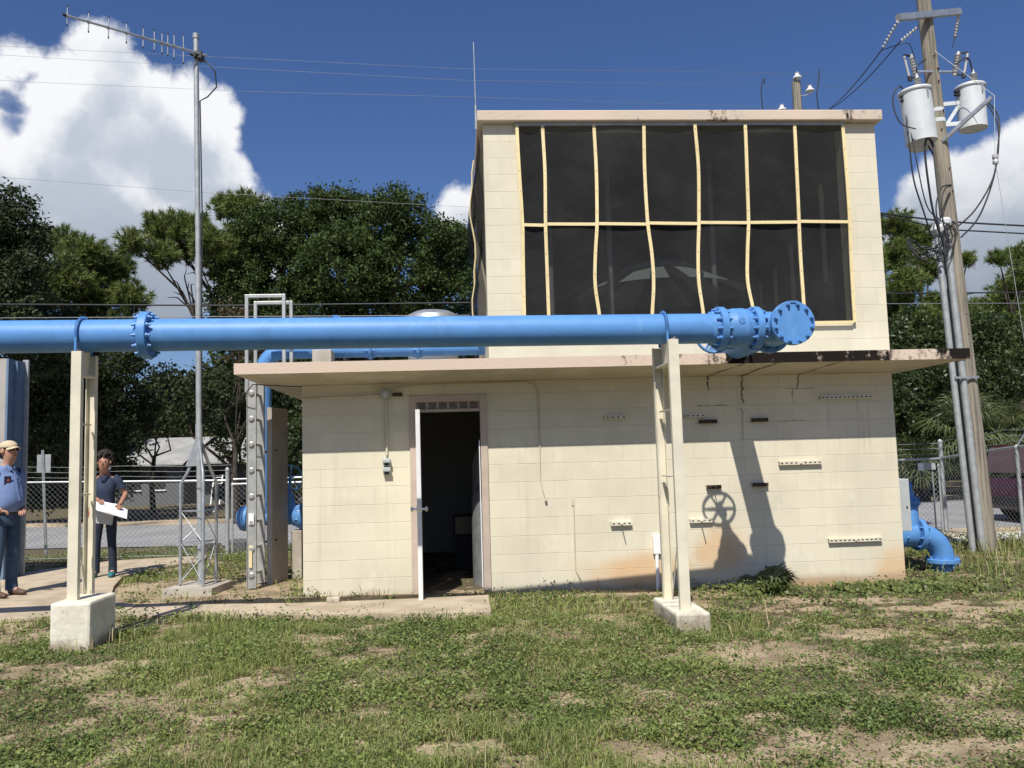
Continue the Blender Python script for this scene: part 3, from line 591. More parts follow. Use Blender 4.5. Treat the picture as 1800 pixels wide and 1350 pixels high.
# things inside, seen through the doorway
t=thing('pressure_tank',(2.13,.62,-.03),'tall galvanised cylinder tank standing just inside the doorway','tank')
MB().lathe((2.13,.62,-.03),(0,0,1),[(0,0),(.23,0),(.235,.03),(.235,1.02),(.215,1.12),(.15,1.2),(.06,1.25),(0,1.26)],40).build('tank_body',M['galv'],t); MB().lathe((2.13,.62,1.22),(0,0,1),[(.03,0),(.03,.12),(.05,.12),(.05,.2),(0,.2)],16).build('tank_valve',M['chrome'],t)
o=MB().lathe((2.22,1.25,-.03),(0,0,1),[(0,0),(.30,0),(.30,1.45),(.26,1.6),(.12,1.72),(0,1.75)],36).build('storage_tank',M['greybox'],None,(2.22,1.25,-.03)); tag(o,'taller dim grey tank deep in the dark room behind the galvanised cylinder','tank')
t=thing('water_heater_box',(1.83,2.2,-.03),'small dark cabinet against the back wall inside the dark room','cabinet')
MB().box((1.68,2.05,-.03),(1.98,2.4,.45)).build('cabinet_body',M['black'],t); MB().box((1.66,2.03,.45),(2.0,2.4,.72)).build('cabinet_top',M['carblk'],t,bevel=.02)
# inside the upper storey: aerator hood and risers behind the screens
t=thing('aerator_hood',(4.55,1.6,4.0),'pale green dished hood seen dimly behind the black screens','hood')
hb=MB(); 
for k in range(8):
    a0_=k*math.pi/4+.1; a1_=a0_+math.pi/4*.72
    for j in range(6):
        t0=a0_+(a1_-a0_)*j/6; t1=a0_+(a1_-a0_)*(j+1)/6
        hb.face([(4.55+.5*math.cos(t0),1.6+.5*math.sin(t0),3.98),(4.55+1.15*math.cos(t0),1.6+1.15*math.sin(t0),3.66),(4.55+1.15*math.cos(t1),1.6+1.15*math.sin(t1),3.66),(4.55+.5*math.cos(t1),1.6+.5*math.sin(t1),3.98)])
hb.build('hood_blades',M['hoodg'],t); MB().lathe((4.55,1.6,2.6),(0,0,1),[(.06,0),(.06,1.3),(.5,1.38),(.5,1.42),(0,1.6)],24).build('hood_stem',M['galvm'],t)
for x,lab in ((3.0,'thin grey riser pipe nearest the left end behind the screens'),(3.78,'grey riser pipe behind the third bowed batten'),(5.15,'grey riser pipe right of the pale hood behind the screens')):
    r_=MB().tube([(x,1.0,2.6),(x,1.0,5.3)],.035,12).build('riser_pipe',M['galvm'],None,(x,1.0,2.6)); tag(r_,lab,'pipe','riser pipes inside the screened storey')
# wall fittings (fixed to the wall: parts of the building)
t=MB().lathe((.945,0,2.25),(0,-1,0),[(0,.0),(.06,0),(.06,.03),(.045,.035),(.062,.05),(.062,.10),(.052,.115),(.05,.125),(0,.125)],28).build('wall_lamp',M['galvm'],B)
MB().lathe((.945,-.125,2.25),(0,-1,0),[(.045,0),(.04,.03),(.02,.045),(0,.048)],24).build('lamp_lens',M['porc'],t)
MB().tube([(.945,-.018,2.18),(.945,-.018,1.56)],.014,10).tube([(.005,-.018,2.222),(.3,-.018,2.226),(.88,-.018,2.24)],.013,10).build('conduit',M['soffit'],B)
MB().lathe((1.07,-.02,2.245),(1,0,0),[(0,-.05),(.018,-.05),(.022,.06),(0,.06)],12).build('conduit_stub',M['rust'],B)
for z in (1.485,1.385):
    ob=MB().box((.905,-.055,z-.048),(.985,-.001,z+.038)).build('outlet_box',M['greyp'],B,bevel=.006)
    MB().box((.901,-.082,z-.010),(.989,-.0555,z+.036)).build('outlet_cover',M['greybox'],ob,bevel=.008)
    MB().box((.925,-.058,z-.040),(.965,-.0555,z-.016)).build('socket',M['hole'],ob)
cb=[(1.0,.0,2.30),(1.08,-.01,2.33),(1.3,-.01,2.345),(2.1,-.01,2.355),(2.55,-.01,2.357),(2.64,-.01,2.33),(2.685,-.01,2.24),(2.683,-.01,1.6),(2.678,-.012,1.235),(2.70,-.016,1.13),(2.73,-.025,1.03)]
MB().tube(cb,.007,6).tube([(2.73,-.025,1.03),(2.733,-.03,.99)],.014,8).build('hanging_cable',M['soffit'],B)
MB().tube([(3.055,-.008,1.0),(3.05,-.008,.5),(3.05,-.008,.2),(3.10,-.02,.10)],.006,6).box((3.03,-.012,.93),(3.06,-.001,1.0)).build('hanging_cable',M['soffit'],B)
def strut(x0,x1,z,rusty_=False,rod=False,dip=0):
    mm=M['rust'] if rusty_ else M['strut']; s=MB(); h=.021; zc=z; d=.045
    s.box((x0,-d,zc-h),(x1,-d+.004,zc+h)); s.box((x0,-d+.0045,zc+h-.004),(x1,-.001,zc+h)); s.box((x0,-d+.0045,zc-h),(x1,-.001,zc-h+.004))
    o=s.build('wall_bracket',mm,B)
    q=MB(); n_=max(4,int((x1-x0)/.052)); st=(x1-x0)/n_
    for k in range(n_): 
        c=x0+st*(k+.5)
        if abs(c-(x0+x1)/2)<.02: continue
        q.box((c-.013,-d-.0015,zc-.006),(c+.013,-d-.0005,zc+.007))
    q.build('slots',M['hole'],o)
    if rod: MB().tube([((x0+x1)/2,-.0,zc),((x0+x1)/2,-rod,zc)],.006,8).lathe(((x0+x1)/2,-d,zc),(0,-1,0),[(.014,0),(.014,.01),(0,.01)],6).build('threaded_rod',mm,o)
for a in ((3.444,3.697,1.92,0,.05),(4.387,4.622,1.915,0,0),(4.545,4.76,1.845,1,.03),(5.17,5.365,1.848,1,.03),(6.009,6.635,2.088,0,0),(5.471,5.976,1.336,0,.06),(4.60,4.77,1.088,1,.16),(5.14,5.325,1.097,1,0),(3.469,3.712,.706,0,.17),(4.385,4.645,.708,0,.19),(6.006,6.639,.428,0,.06)): strut(*a)
c=MB(); c.box((3.945,-.05,.35),(4.035,-.001,.56)).tube([(3.985,-.025,.355),(3.985,-.025,.27),(3.98,-.025,-.15)],.022,12); c.build('conduit_box',M['white'],B,bevel=.015)
eb=MB().box((WX+.001,.03,.50),(WX+.135,.45,1.11)).build('electric_cabinet',M['greybox'],B,bevel=.006); MB().lathe((WX+.09,.029,.78),(0,-1,0),[(.01,0),(.01,.01),(0,.01)],10).build('cabinet_lock',M['black'],eb)
MB().tube([(-.0,-.01,2.36),(-.18,.05,2.375),(-.62,.3,2.43),(-.8,.45,2.28),(-1.05,.6,2.12),(-1.4,1.5,2.1)],.006,5).build('loose_wire',M['cable'],B)
# ------------------------------------------------------------ overhead blue pipe
def PY(x): return -2.10+.045*x
PZ=2.645; PR=.141; pd=Vector((1,.045,0)).normalized()
def ppt(x,z=PZ): return Vector((x,PY(x),z))
PI=thing('blue_pipeline',(1.5,PY(1.5),2.4),'long bright blue overhead water pipe ending in a gate valve and blind flange','pipe')
def flange(o,ax,ro,ri,th,n=12,bolt=.011,name='flange',parent=None,phase=.26,both=True,m=None):
    mb=MB(); ax=Vector(ax).normalized(); o=Vector(o)
    mb.lathe(o,ax,[(ri,-th/2),(ro-.006,-th/2),(ro,-th/2+.006),(ro,th/2-.006),(ro-.006,th/2),(ri,th/2)],48)
    a=ax.cross(Vector((0,0,1))); 
    if a.length<.1:a=Vector((1,0,0))
    a.normalize(); b=ax.cross(a)
    f=mb.build(name,m or M['blue'],parent); rb=ro-.030
    for k in range(n):
        bb=MB()
        t=2*math.pi*(k+phase)/n+math.pi/n*0; c=o+(a*math.cos(t)+b*math.sin(t))*rb
        L0=th/2+.045 if both else th/2
        bb.tube([c-ax*L0*(1 if both else 0),c+ax*(th/2+.038)],bolt,7,smooth=False)
        for s_ in ((1,-1) if both else (1,)): bb.lathe(c,ax*s_,[(bolt*1.75,th/2),(bolt*1.75,th/2+.019),(0,th/2+.019)],6)
        bb.sm=[False]*len(bb.sm); bb.build('bolt',m or M['blue'],f)
    return f
MB().tube([ppt(x) for x in np.linspace(-9,4.20,23)],PR,48).build('pipe_run',M['blue'],PI)
MB().tube([ppt(x) for x in (4.62,4.9)],PR,48).build('pipe_stub',M['blue'],PI)
flange(ppt(-.93),pd,.208,PR,.075,12,parent=PI)
MB().lathe(ppt(-.93),pd,[(PR,-.075),(PR+.012,-.06),(PR+.02,-.038)],40).build('flange_collar',M['blue'],PI)
flange(ppt(4.235),pd,.203,PR,.066,12,parent=PI); flange(ppt(4.575),pd,.203,PR,.066,12,parent=PI)
MB().lathe(ppt(4.15),pd,[(PR,-.02),(PR+.018,.01),(PR+.022,.052)],40).build('flange_collar',M['blue'],PI)
# valve body, bonnet to the rear, hand wheel
vc=ppt(4.405); vb=MB(); vb.lathe(vc,pd,[(PR+.01,-.14),(PR+.03,-.11),(PR+.045,-.05),(PR+.047,.05),(PR+.03,.11),(PR+.01,.14)],48)
vb.lathe(vc+Vector((-.01,0,.04)),(0,-1,0),[(.001,.193),(.026,.193),(.026,.186),(.033,.186),(.033,.17)],28)
vo=vb.build('valve_body',M['blue'],PI)
bn=MB(); bn.lathe(vc,(0,1,.02),[(.165,.05),(.165,.2),(.175,.2),(.175,.26),(.14,.262),(.12,.34),(.065,.42),(.045,.50),(.03,.52),(.03,.57),(.05,.57),(.05,.60),(.018,.60),(.018,.67),(0,.67)],32)
bn.build('valve_bonnet',M['blue'],PI)
wc=vc+Vector((-.035,.60,.035)); wh=MB(); rw=.185
wh.tube([wc+Vector((math.cos(t)*rw,0,math.sin(t)*rw)) for t in np.linspace(0,2*math.pi,41)],.015,10,caps=False)
for k in range(6):
    t=k*math.pi/3+.0; wh.tube([wc,wc+Vector((math.cos(t)*rw,0,math.sin(t)*rw))],[.016,.011],8)
wh.lathe(wc,(0,1,0),[(0,-.03),(.035,-.03),(.035,.03),(0,.03)],16); wh.build('hand_wheel',M['blue'],PI)
# tee with blind flange facing front, spool running back into the building
tp=ppt(4.84); te=MB(); te.lathe(tp,(0,-1,0),[(PR,-.30),(PR+.012,-.25),(PR+.012,.22),(PR+.03,.235)],48); te.tube([ppt(4.60),tp],PR+.012,40); te.build('tee_body',M['blue'],PI)
bf=flange(tp+Vector((0,-.268,0)),(0,-1,0),.204,PR,.058,12,parent=PI,phase=.0+.5,both=True,name='blind_flange')
MB().lathe(tp+Vector((0,-.298,0)),(0,-1,0),[(.20,-.002),(.20,.001),(0,.001)],48).build('blind_plate',M['blue'],bf)
for sz in (-1,1): MB().box((tp.x-.045,tp.y-.309,tp.z+sz*.192-.008),(tp.x+.045,tp.y-.2985,tp.z+sz*.192+.008)).build('lifting_lug',M['blue'],bf)
flange(tp+Vector((0,.30,0)),(0,1,0),.204,PR,.066,12,parent=PI)
MB().tube([tp+Vector((0,.3,0)),(tp.x,-.001,PZ)],PR,48).build('branch_pipe',M['blue'],PI)
MB().lathe((4.575,PY(4.575)+.02,2.56),(0,0,-1),[(.04,-.05),(.04,.03),(.055,.03),(.055,.05),(.035,.05),(.035,.10),(.05,.11),(.05,.13),(0,.13)],18).build('drain_plug',M['blue'],PI)
# pipe supports
def channel(mb,x0,x1,y,z0,z1,openy,d=.05,t=.008):
    s_=openy
    mb.box((x0,min(y,y+s_*t),z0),(x1,max(y,y+s_*t),z1))
    ya,yb=sorted((y+s_*t*1.01,y+s_*d)); mb.box((x0,ya,z0),(x0+t,yb,z1)); mb.box((x1-t,ya,z0),(x1,yb,z1))
def support(x0,x1,yf,yr,zb,blk,label,xr=0,flip=1,wf=None):
    pc=PY((x0+x1)/2); s=thing('pipe_support',((x0+x1)/2,(yf+yr)/2,zb-.35),label,'pipe support','cream steel supports under the blue pipe')
    bx0,bx1,by0,by1,bz0,bz1=blk
    MB().box((bx0,by0,bz0),(bx1,by1,bz1)).build('footing',M['block'],s,bevel=.022)
    a=MB(); channel(a,x0,x1,yf,zb-.01,2.49,1,.055); a.build('leg',M['post'],s,bevel=.002)
    a=MB(); channel(a,x0+xr,x1+xr,yr,zb-.01,2.49,-1,.055); a.build('leg',M['post'],s,bevel=.002)
    a=MB(); xm0,xm1=(x0+.010,x0+.018) if flip>0 else (x1-.018,x1-.010)
    # saddle web between the legs, notched for the pipe
    n_=14; P=[]
    ys=np.linspace(yf+.056,yr-.056,n_)
    def ztop(y): 
        dz=PR*PR-(y-pc)**2; return min(2.52,PZ-math.sqrt(dz)-.004) if dz>0 else 2.52
    a.face([(xm0,y,2.30) for y in ys]+[(xm0,y,ztop(y)) for y in ys[::-1]]); a.face([(xm1,y,2.30) for y in ys[::-1]]+[(xm1,y,ztop(y)) for y in ys])
    a.face([(xm0,ys[0],2.30),(xm1,ys[0],2.30),(xm1,ys[-1],2.30),(xm0,ys[-1],2.30)])
    a.box((x0+.003,yf+.056,2.285),(x1-.003,yr-.056,2.2995)); a.build('saddle',M['post'],s)
    for z in (1.88,1.28): MB().bar(((x0+x1)/2,yf+.056,z),((x0+x1)/2+xr,yr-.056,z),.03,.012).build('tie_bar',M['post'],s)
    MB().bar((x0+.012 if flip>0 else x1-.012,yf+.1,1.1),(x0+.012 if flip>0 else x1-.012,yr-.056,zb+.02),.006,.022).build('brace',M['post'],s)
    u=MB(); cx=(x0+x1)/2-.02*flip; ub=[Vector((cx,PY(cx)+math.cos(t)*(PR+.014),PZ+math.sin(t)*(PR+.014))) for t in np.linspace(0,math.pi,25)]
    ub=[Vector((cx,ub[0].y,2.49))]+ub+[Vector((cx,ub[-1].y,2.49))]; u.tube(ub,.012,8)
    for p in ub[2::1]:
        pass
    u.build('u_bolt',M['blue'],s)
    g_=MB()
    for k,t in enumerate(np.linspace(-.3,1.75,26)):
        p=Vector((cx,pc-math.cos(t-.0)*(PR+.014),PZ+math.sin(t)*(PR+.014)))
        tg=Vector((0,math.sin(t),math.cos(t))); g_.lathe(p,tg,[(.0125,-.003),(.0165,-.003),(.0165,.003),(.0125,.003)],10)
    g_.build('rubber_sleeve',M['blue'],s)
support(-1.478,-1.395,-2.35,-1.97,.42,(-1.555,-1.235,-2.47,-1.955,-.25,.425),'tall cream steel pipe support on the high rough concrete block nearest the path',xr=-.02,flip=1)
support(3.625,3.715,-2.36,-1.72,.13,(3.555,3.855,-2.47,-1.62,-.3,.14),'cream steel pipe support with rust streaks on the low concrete block beside the valve',xr=.0,flip=-1)
# ------------------------------------------------------------ low blue piping, right side of building
V_=thing('valve_and_elbow',(7.5,.8,-.1),'blue gate valve and elbow dropping into the ground at the right wall','valve')
vy=.75
MB().tube([(6.91,vy,.40),(7.25,vy,.40)],.135,36).build('pipe_stub',M['blue'],V_)
flange((7.24,vy,.40),(1,0,0),.20,.13,.06,8,parent=V_)
MB().lathe((7.37,vy,.40),(1,0,0),[(.13,-.12),(.17,-.07),(.175,.07),(.13,.12)],36).tube([(7.37,vy,.42),(7.42,vy,.76)],[.155,.105],28).build('valve_body',M['blue'],V_)
f_=flange((7.425,vy,.785),(.1,0,1),.135,.02,.05,8,bolt=.008,parent=V_,name='bonnet_flange')
MB().lathe((7.43,vy,.80),(.1,0,1),[(.10,0),(.09,.05),(.06,.06),(.055,.12),(.035,.13),(.03,.20),(.018,.21),(.018,.25),(0,.25)],20).build('valve_stem',M['blue'],V_)
flange((7.52,vy,.38),(1,0,-.1),.20,.13,.06,8,parent=V_)
eb=[(7.50+.31*math.sin(t),vy,.07+.31*math.cos(t)) for t in np.linspace(.02,math.pi/2,14)]
MB().tube(eb+[(7.81,vy,.0)],.138,36).build('elbow',M['blue'],V_)
flange((7.81,vy,.045),(0,0,1),.20,.13,.055,8,parent=V_)
MB().tube([(7.81,vy,.02),(7.81,vy,-.4)],.125,32).build('riser',M['blue'],V_)
# ------------------------------------------------------------ left piping: low header, valve, riser, roof pipe
H=thing('header_piping',(-.5,1.2,0),'blue header pipe with hand wheel left of the building, rising onto the roof','pipe')
hz=.815; hy=1.47
MB().tube([(-.0,hy,hz),(-1.00,hy,hz)],.10,32).build('header_pipe',M['blue'],H)
flange((-.285,hy,hz),(1,0,0),.17,.10,.05,8,bolt=.008,parent=H); flange((-.985,hy,hz),(1,0,0),.165,.1,.05,8,bolt=.008,parent=H,name='blind_flange')
MB().lathe((-1.01,hy,hz),(-1,0,0),[(.165,0),(.15,.05),(.09,.09),(.0,.10)],30).build('end_cap',M['blue'],H)
MB().lathe((-.31,hy,hz),(-1,0,0),[(.15,0),(.14,.03),(.095,.12)],28).tube([(-.44,hy,hz),(-.435,hy-.01,hz+.30)],[.085,.05],24).tube([(-.435,hy-.01,hz+.28),(-.43,hy-.02,hz+.48)],.02,12).build('valve_body',M['blue'],H)
wc=Vector((-.43,hy-.03,hz+.50)); wh=MB(); rw=.165
wh.tube([wc+Vector((math.cos(t)*rw,-math.sin(t)*rw*.25,math.sin(t)*rw*.97)) for t in np.linspace(0,2*math.pi,33)],.012,8,caps=False)
for k in range(6): t=k*math.pi/3+.3; wh.tube([wc,wc+Vector((math.cos(t)*rw,-math.sin(t)*rw*.25,math.sin(t)*rw*.97))],.009,6)
wh.build('hand_wheel',M['blue'],H)
rx=-.765; MB().tube([(rx,hy,hz-.02),(rx,hy,2.70)],.098,32).build('riser_pipe',M['blue'],H)
MB().tube([(rx+.25-.25*math.cos(t),hy,2.715+.25*math.sin(t)) for t in np.linspace(0,math.pi/2,12)],.102,32).build('elbow',M['blue'],H)
flange((rx,hy,2.66),(0,0,1),.150,.1,.05,8,bolt=.008,parent=H)
MB().tube([(rx+.25,hy,2.965),(2.129,hy,2.965)],.098,28).build('roof_pipe',M['blue'],H)
for x in (.62,1.25): flange((x,hy,2.965),(1,0,0),.128,.09,.05,8,bolt=.008,parent=H)
MB().tube([(.18,hy,2.98),(.18,hy,3.38)],.015,8).lathe((.18,hy,3.38),(0,0,1),[(.035,0),(.035,.03),(.015,.03),(.015,.06),(0,.06)],10).bar((.13,hy,3.43),(.23,hy,3.41),.015,.02).build('vent_tap',M['blue'],H)
# concrete pier panel beside the ladder
p=MB().box((-.610,.93,.0),(-.540,1.37,2.20),rz=-.24,piv=(-.61,.93)).build('wall_panel',M['tankw'],None,(-.58,1.3,0)); tag(p,'tall narrow brown grey slab standing between ladder and blue riser','panel')
for z in (.55,1.65): 
    q=MB().tube([(-.66,1.0,z),(-.50,1.0,z+.02)],.012,6).box((-.66,.98,z-.012),(-.60,1.02,z+.012)).build('hinge',M['rust'],p)
p=MB().box((-.40,1.36,-.1),(-.27,1.58,.645)).build('pipe_pier',M['conc'],None,(-.28,1.35,0),bevel=.01); tag(p,'short beige concrete pier under the blue header flange','pier')
# ------------------------------------------------------------ ladder with handrail hoops
Ld=thing('roof_ladder',(-.68,.72,.1),'grey aluminium fixed ladder with two square hoop handrails over the roof edge','ladder')
def rail(y,x0,x1,zt,off):
    a=MB(); a.box((x0,y,.06),(x0+.006,y+.035,zt)); a.box((x1-.006,y,.06),(x1,y+.035,zt)); a.box((x0+.0065,y+.012,.06),(x1-.0065,y+.018,zt)); a.build('side_rail',M['alu'],Ld)
rail(.50,-.745,-.635,2.62,0); rail(.93,-.745,-.635,2.62,0)
zr=[.21+.305*k for k in range(8)]
for z in zr:
    a=MB().tube([(-.69,.49,z),(-.69,.975,z)],.018,12).build('rung',M['alu'],Ld)
    MB().lathe((-.69,.513,z),(0,-1,0),[(.018,0),(.034,0),(.034,.014),(.022,.022),(.014,.022),(.014,.0)],18).lathe((-.69,.492,z),(0,-1,0),[(.013,0),(0,.0)],12).build('rung_end',M['alu'],a)
for y,zt in ((.515,3.535),(.945,3.535)):
    a=MB(); a.box((-.765,y-.02,2.35),(-.725,y+.02,zt)); a.box((-.325,y-.02,2.571),(-.285,y+.02,zt)); a.box((-.7248,y-.02,zt-.04),(-.3252,y+.02,zt)); a.build('hoop_handrail',M['alu'],Ld,bevel=.004)
for z in (.98,1.0): pass
MB().box((-.72,.492,.80),(-.66,.4995,.93)).build('sticker',M['white'],Ld); MB().box((-.715,.492,.30),(-.68,.4995,.56)).build('sticker',M['batten'],Ld)
# concrete roof curb, vent fan dome, whip aerial, stone on roof
o=MB().box((-.06,1.0,ZT+.002),(.18,1.28,2.92)).build('concrete_block',M['conc'],None,(.26,1.3,ZT),bevel=.01); tag(o,'rough beige concrete block on the lower roof under the overhead pipe','block')
t=thing('roof_fan',(1.42,2.4,ZT),'round spun metal roof fan with shallow dome on the lower roof','roof vent')
MB().lathe((1.42,2.4,ZT+.003),(0,0,1),[(.36,0),(.36,.42),(.52,.46),(.52,.52)],40).build('fan_curb',M['white'],t)
MB().lathe((1.42,2.4,ZT),(0,0,1),[(.40,.80),(.45,.82),(.45,.90),(.40,.98),(.26,1.05),(0,1.08)],48).lathe((1.42,2.4,ZT),(0,0,1),[(.30,.50),(.30,.86)],32).build('fan_dome',M['galv'],t)
o=MB().tube([(2.056,.2,5.45),(2.056,.2,5.75)],.014,8).tube([(2.056,.2,5.75),(2.05,.2,6.55)],.006,6).build('whip_aerial',M['galvm'],None,(2.056,.2,5.45)); tag(o,'thin grey whip aerial at the left corner of the upper roof','aerial')
# ------------------------------------------------------------ antenna mast
A=thing('antenna_mast',(-1.27,.5,.08),'tall grey steel antenna mast standing on a three legged lattice base','antenna mast')
mx_,my_=-1.262,.5; top=Vector((-1.356,.5,6.80))
MB().tube([(mx_,my_,.12),(mx_-.03,my_,1.9),(-1.315,.5,4.0)],.036,20).build('mast_pole',M['galvm'],A)
MB().tube([(-1.3145,.5,3.99),top],.031,20).lathe(top,(0,0,1),[(.038,-.06),(.038,.0),(0,.0)],20).build('mast_extension',M['galvm'],A)
legs=[(-1.50,.50),(-1.20,.36),(-1.155,.72)]
for lx,ly in legs:
    MB().tube([(lx,ly,.13),(lx,ly,1.30),(lx+(mx_-lx)*.35,ly+(my_-ly)*.35,1.44),(-1.29+(lx-mx_)*.12,.5+(ly-.5)*.12,1.76),(-1.295+(lx-mx_)*.1,.5+(ly-.5)*.1,2.0)],.019,12).build('lattice_leg',M['galv'],A)
br=MB()
for z in (.62,.98,1.32,): 
    for i in range(3): a,b=legs[i],legs[(i+1)%3]; br.tube([(a[0],a[1],z),(b[0],b[1],z)],.006,6)
for (z0,z1) in ((.98,.62),(.62,.16),(.16,.62)):
    for i in range(3): a,b=legs[i],legs[(i+1)%3]; br.tube([(a[0],a[1],z0 if z1<z0 else z0),(b[0],b[1],z1)],.0055,6)
br.build('lattice_brace',M['galv'],A)
MB().face([(-1.44,.47,1.50),(-1.30,.47,1.50),(-1.27,.47,1.78),(-1.31,.47,1.86)]).face([(-1.44,.475,1.50),(-1.31,.475,1.86),(-1.27,.475,1.78),(-1.30,.475,1.50)]).build('gusset_plate',M['galv'],A)
MB().prism([(-1.62,.25),(-1.05,.18),(-.98,.80),(-1.5,.9)],-.1,.125).build('footing',M['conc'],A,bevel=.015)
cbl=[Vector((-1.29,.46,6.42)),Vector((-1.20,.40,6.40)),Vector((-1.10,.42,6.28)),Vector((-1.09,.45,6.10)),Vector((-1.2,.46,5.98)),Vector((-1.29,.46,5.93)),Vector((-1.275,.465,5.2)),Vector((-1.255,.465,4.3)),Vector((-1.262,.462,3.2)),Vector((-1.25,.46,2.0))]
MB().tube(cbl,.0085,8).build('coax_cable',M['cable'],A)
b0,b1=Vector((-1.30,.45,6.525)),Vector((-2.42,-.57,6.44))
Yg=thing('yagi_antenna',tuple(b0),'pale metal yagi aerial with ten short rods on a long boom at the mast top','antenna')
bd=(b1-b0).normalized()
MB().tube([b0-bd*.10,b1],.013,10).build('boom',M['galv'],Yg); MB().lathe(b1,bd,[(.017,-.03),(.017,.02),(0,.025)],12).build('boom_cap',M['black'],Yg)
MB().box((-1.37,.44,6.47),(-1.27,.56,6.56)).tube([(-1.40,.41,6.50),(-1.25,.6,6.49)],.012,6).build('mast_clamp',M['black'],Yg)
# rods along the boom (fractions solved from spacing)
fr_=[.985,.84,.70,.57,.445,.36,.30,.255,.205,.13]; le=[.22,.235,.245,.245,.25,.255,.265,.27,.31,.36]
for f,l in zip(fr_,le):
    c=b0+(b1-b0)*f; r_=MB().tube([c+Vector((0,0,-l/2)),c+Vector((0,0,l/2))],.0065,8).lathe(c,bd,[(.02,-.014),(.02,.014)],8).build('rod_element',M['galv'],Yg)
    for sg in (-1,1): MB().tube([c+Vector((0,0,sg*(l/2+.006))),c+Vector((0,0,sg*(l/2-.014)))],.008,8).build('rod_cap',M['black'],r_)
# ------------------------------------------------------------ utility pole
PB=Vector((9.30,2.15,0)); PT=Vector((8.97,2.2,9.6)); pax=(PT-PB).normalized()
def pp(z): return PB+(PT-PB)*(z/9.6)
U=thing('utility_pole',tuple(PB),'leaning weathered wooden utility pole carrying grey transformers right of the building','utility pole')
MB().tube([pp(z) for z in (-.3,2,4,6,8,9.6)],[.14,.135,.122,.11,.10,.09],20).build('pole_shaft',M['wood'],U)
ca=Vector((8.33,1.75,7.76)); cb_=Vector((9.68,2.35,8.20))
MB().bar(ca,cb_,.075,.095).build('crossarm',M['galv'],U)
for k,dx in ((0,-.27),(1,-.125)):
    pts=[pp(z)+Vector((dx,-.10,0)) for z in (-.2,2,4,4.75)]
    c=MB().tube(pts,.045 if k==0 else .05,16); c.lathe(pp(2.72)+Vector((dx,-.10,0)),pax,[(.045,0),(.062,.0),(.062,.1),(.045,.1)],16); c.build('riser_conduit',M['galvm'],U)
MB().lathe(pp(4.72)+Vector((-.125,-.10,0)),pax,[(.05,0),(.085,.0),(.09,.08),(.06,.12),(0,.13)],18).build('weatherhead',M['transf'],U)
MB().lathe(pp(4.66)+Vector((-.27,-.12,0)),Vector((-.5,-.2,.8)),[(.05,-.08),(.09,-.03),(.09,.04),(.02,.1),(0,.1)],18).build('weatherhead',M['transf'],U)
MB().lathe(pp(2.45),pax,[(.10,0),(.125,0),(.125,.02),(.1,.02)],16).bar(pp(2.46)+Vector((-.28,-.16,0)),pp(2.46)+Vector((.08,-.16,0)),.02,.03).build('conduit_strap',M['galv'],U)
hw=MB()
for z,x in ((6.95,.02),(6.5,.04),(6.2,-.02),(5.6,.03),(5.25,.04),(4.6,.03),(3.4,.02),(3.1,.02),(7.35,0),(7.15,.04)): hw.lathe(pp(z)+Vector((x,-.09,0)),(0,-1,0),[(.022,-.02),(.022,.01),(.01,.012),(.01,.04),(0,.04)],8)
hw.build('bolts',M['rust'],U)
tb_=MB()
for z in (6.36,6.52): 
    tb_.lathe(pp(z),pax,[(.10,-.03),(.112,-.03),(.112,.03),(.10,.03)],20)
for ang in (-2.9,-.25,1.35): 
    d=Vector((math.cos(ang),math.sin(ang),0))
    for z in (6.30,6.62): tb_.bar(pp(z),pp(z)+d*.42,.03,.06)
    tb_.bar(pp(6.62)+d*.35,pp(6.3)+d*.12,.02,.05)
tb_.build('cluster_mount',M['transf'],U)
MB().bar(pp(6.02)+Vector((-.02,-.10,0)),Vector((9.52,1.55,6.46)),.045,.05).build('guy_standoff',M['galv'],U)
def transformer(c,r,h,label,tilt=(0,0)):
    t=thing('transformer',tuple(c),label,'transformer','grey pole mounted transformers'); ax=Vector((tilt[0],tilt[1],1)).normalized()
    MB().lathe(c,ax,[(0,0.012),(r-.02,.012),(r-.01,0),(r,.0),(r,h),(r+.015,h),(r+.022,h+.02),(r+.015,h+.045),(r*.6,h+.075),(0,h+.09)],40).build('tank',M['transf'],t)
    for dx,dy in ((.07,.0),):
        z0=Vector(c)+ax*(h+.06)+Vector((dx,dy,0)); b=MB(); pr=[(.032,0)]
        for k in range(5): pr+=[(.032,.02+.035*k),(.055,.03+.035*k),(.03,.042+.035*k)]
        pr+=[(.02,.21),(.012,.25),(0,.26)]; b.lathe(z0,ax,pr,16); b.build('bushing',M['porc'],t)
    b=MB()
    for z in (h*.82,h*.9): b.box((c[0]-r-.07,c[1]-.05,c[2]+z),(c[0]-r+.01,c[1]+.0,c[2]+z+.03))
    b.build('terminal',M['black'],t)
    MB().bar(Vector(c)+ax*(h-.12)+Vector((.06,-r-.006,0)),Vector(c)+ax*(h-.01)+Vector((.06,-r-.006,0)),.02,.012).build('lid_clamp',M['galv'],t)
    return t
transformer(Vector((8.60,1.83,5.90)),.215,.74,'large pale grey pole transformer hanging left of the pole',(-.07,0))
transformer(Vector((9.58,2.1,6.21)),.195,.62,'pale grey pole transformer hanging right of the pole')
transformer(Vector((9.08,2.62,6.12)),.20,.66,'pale grey transformer half hidden behind the wooden pole')
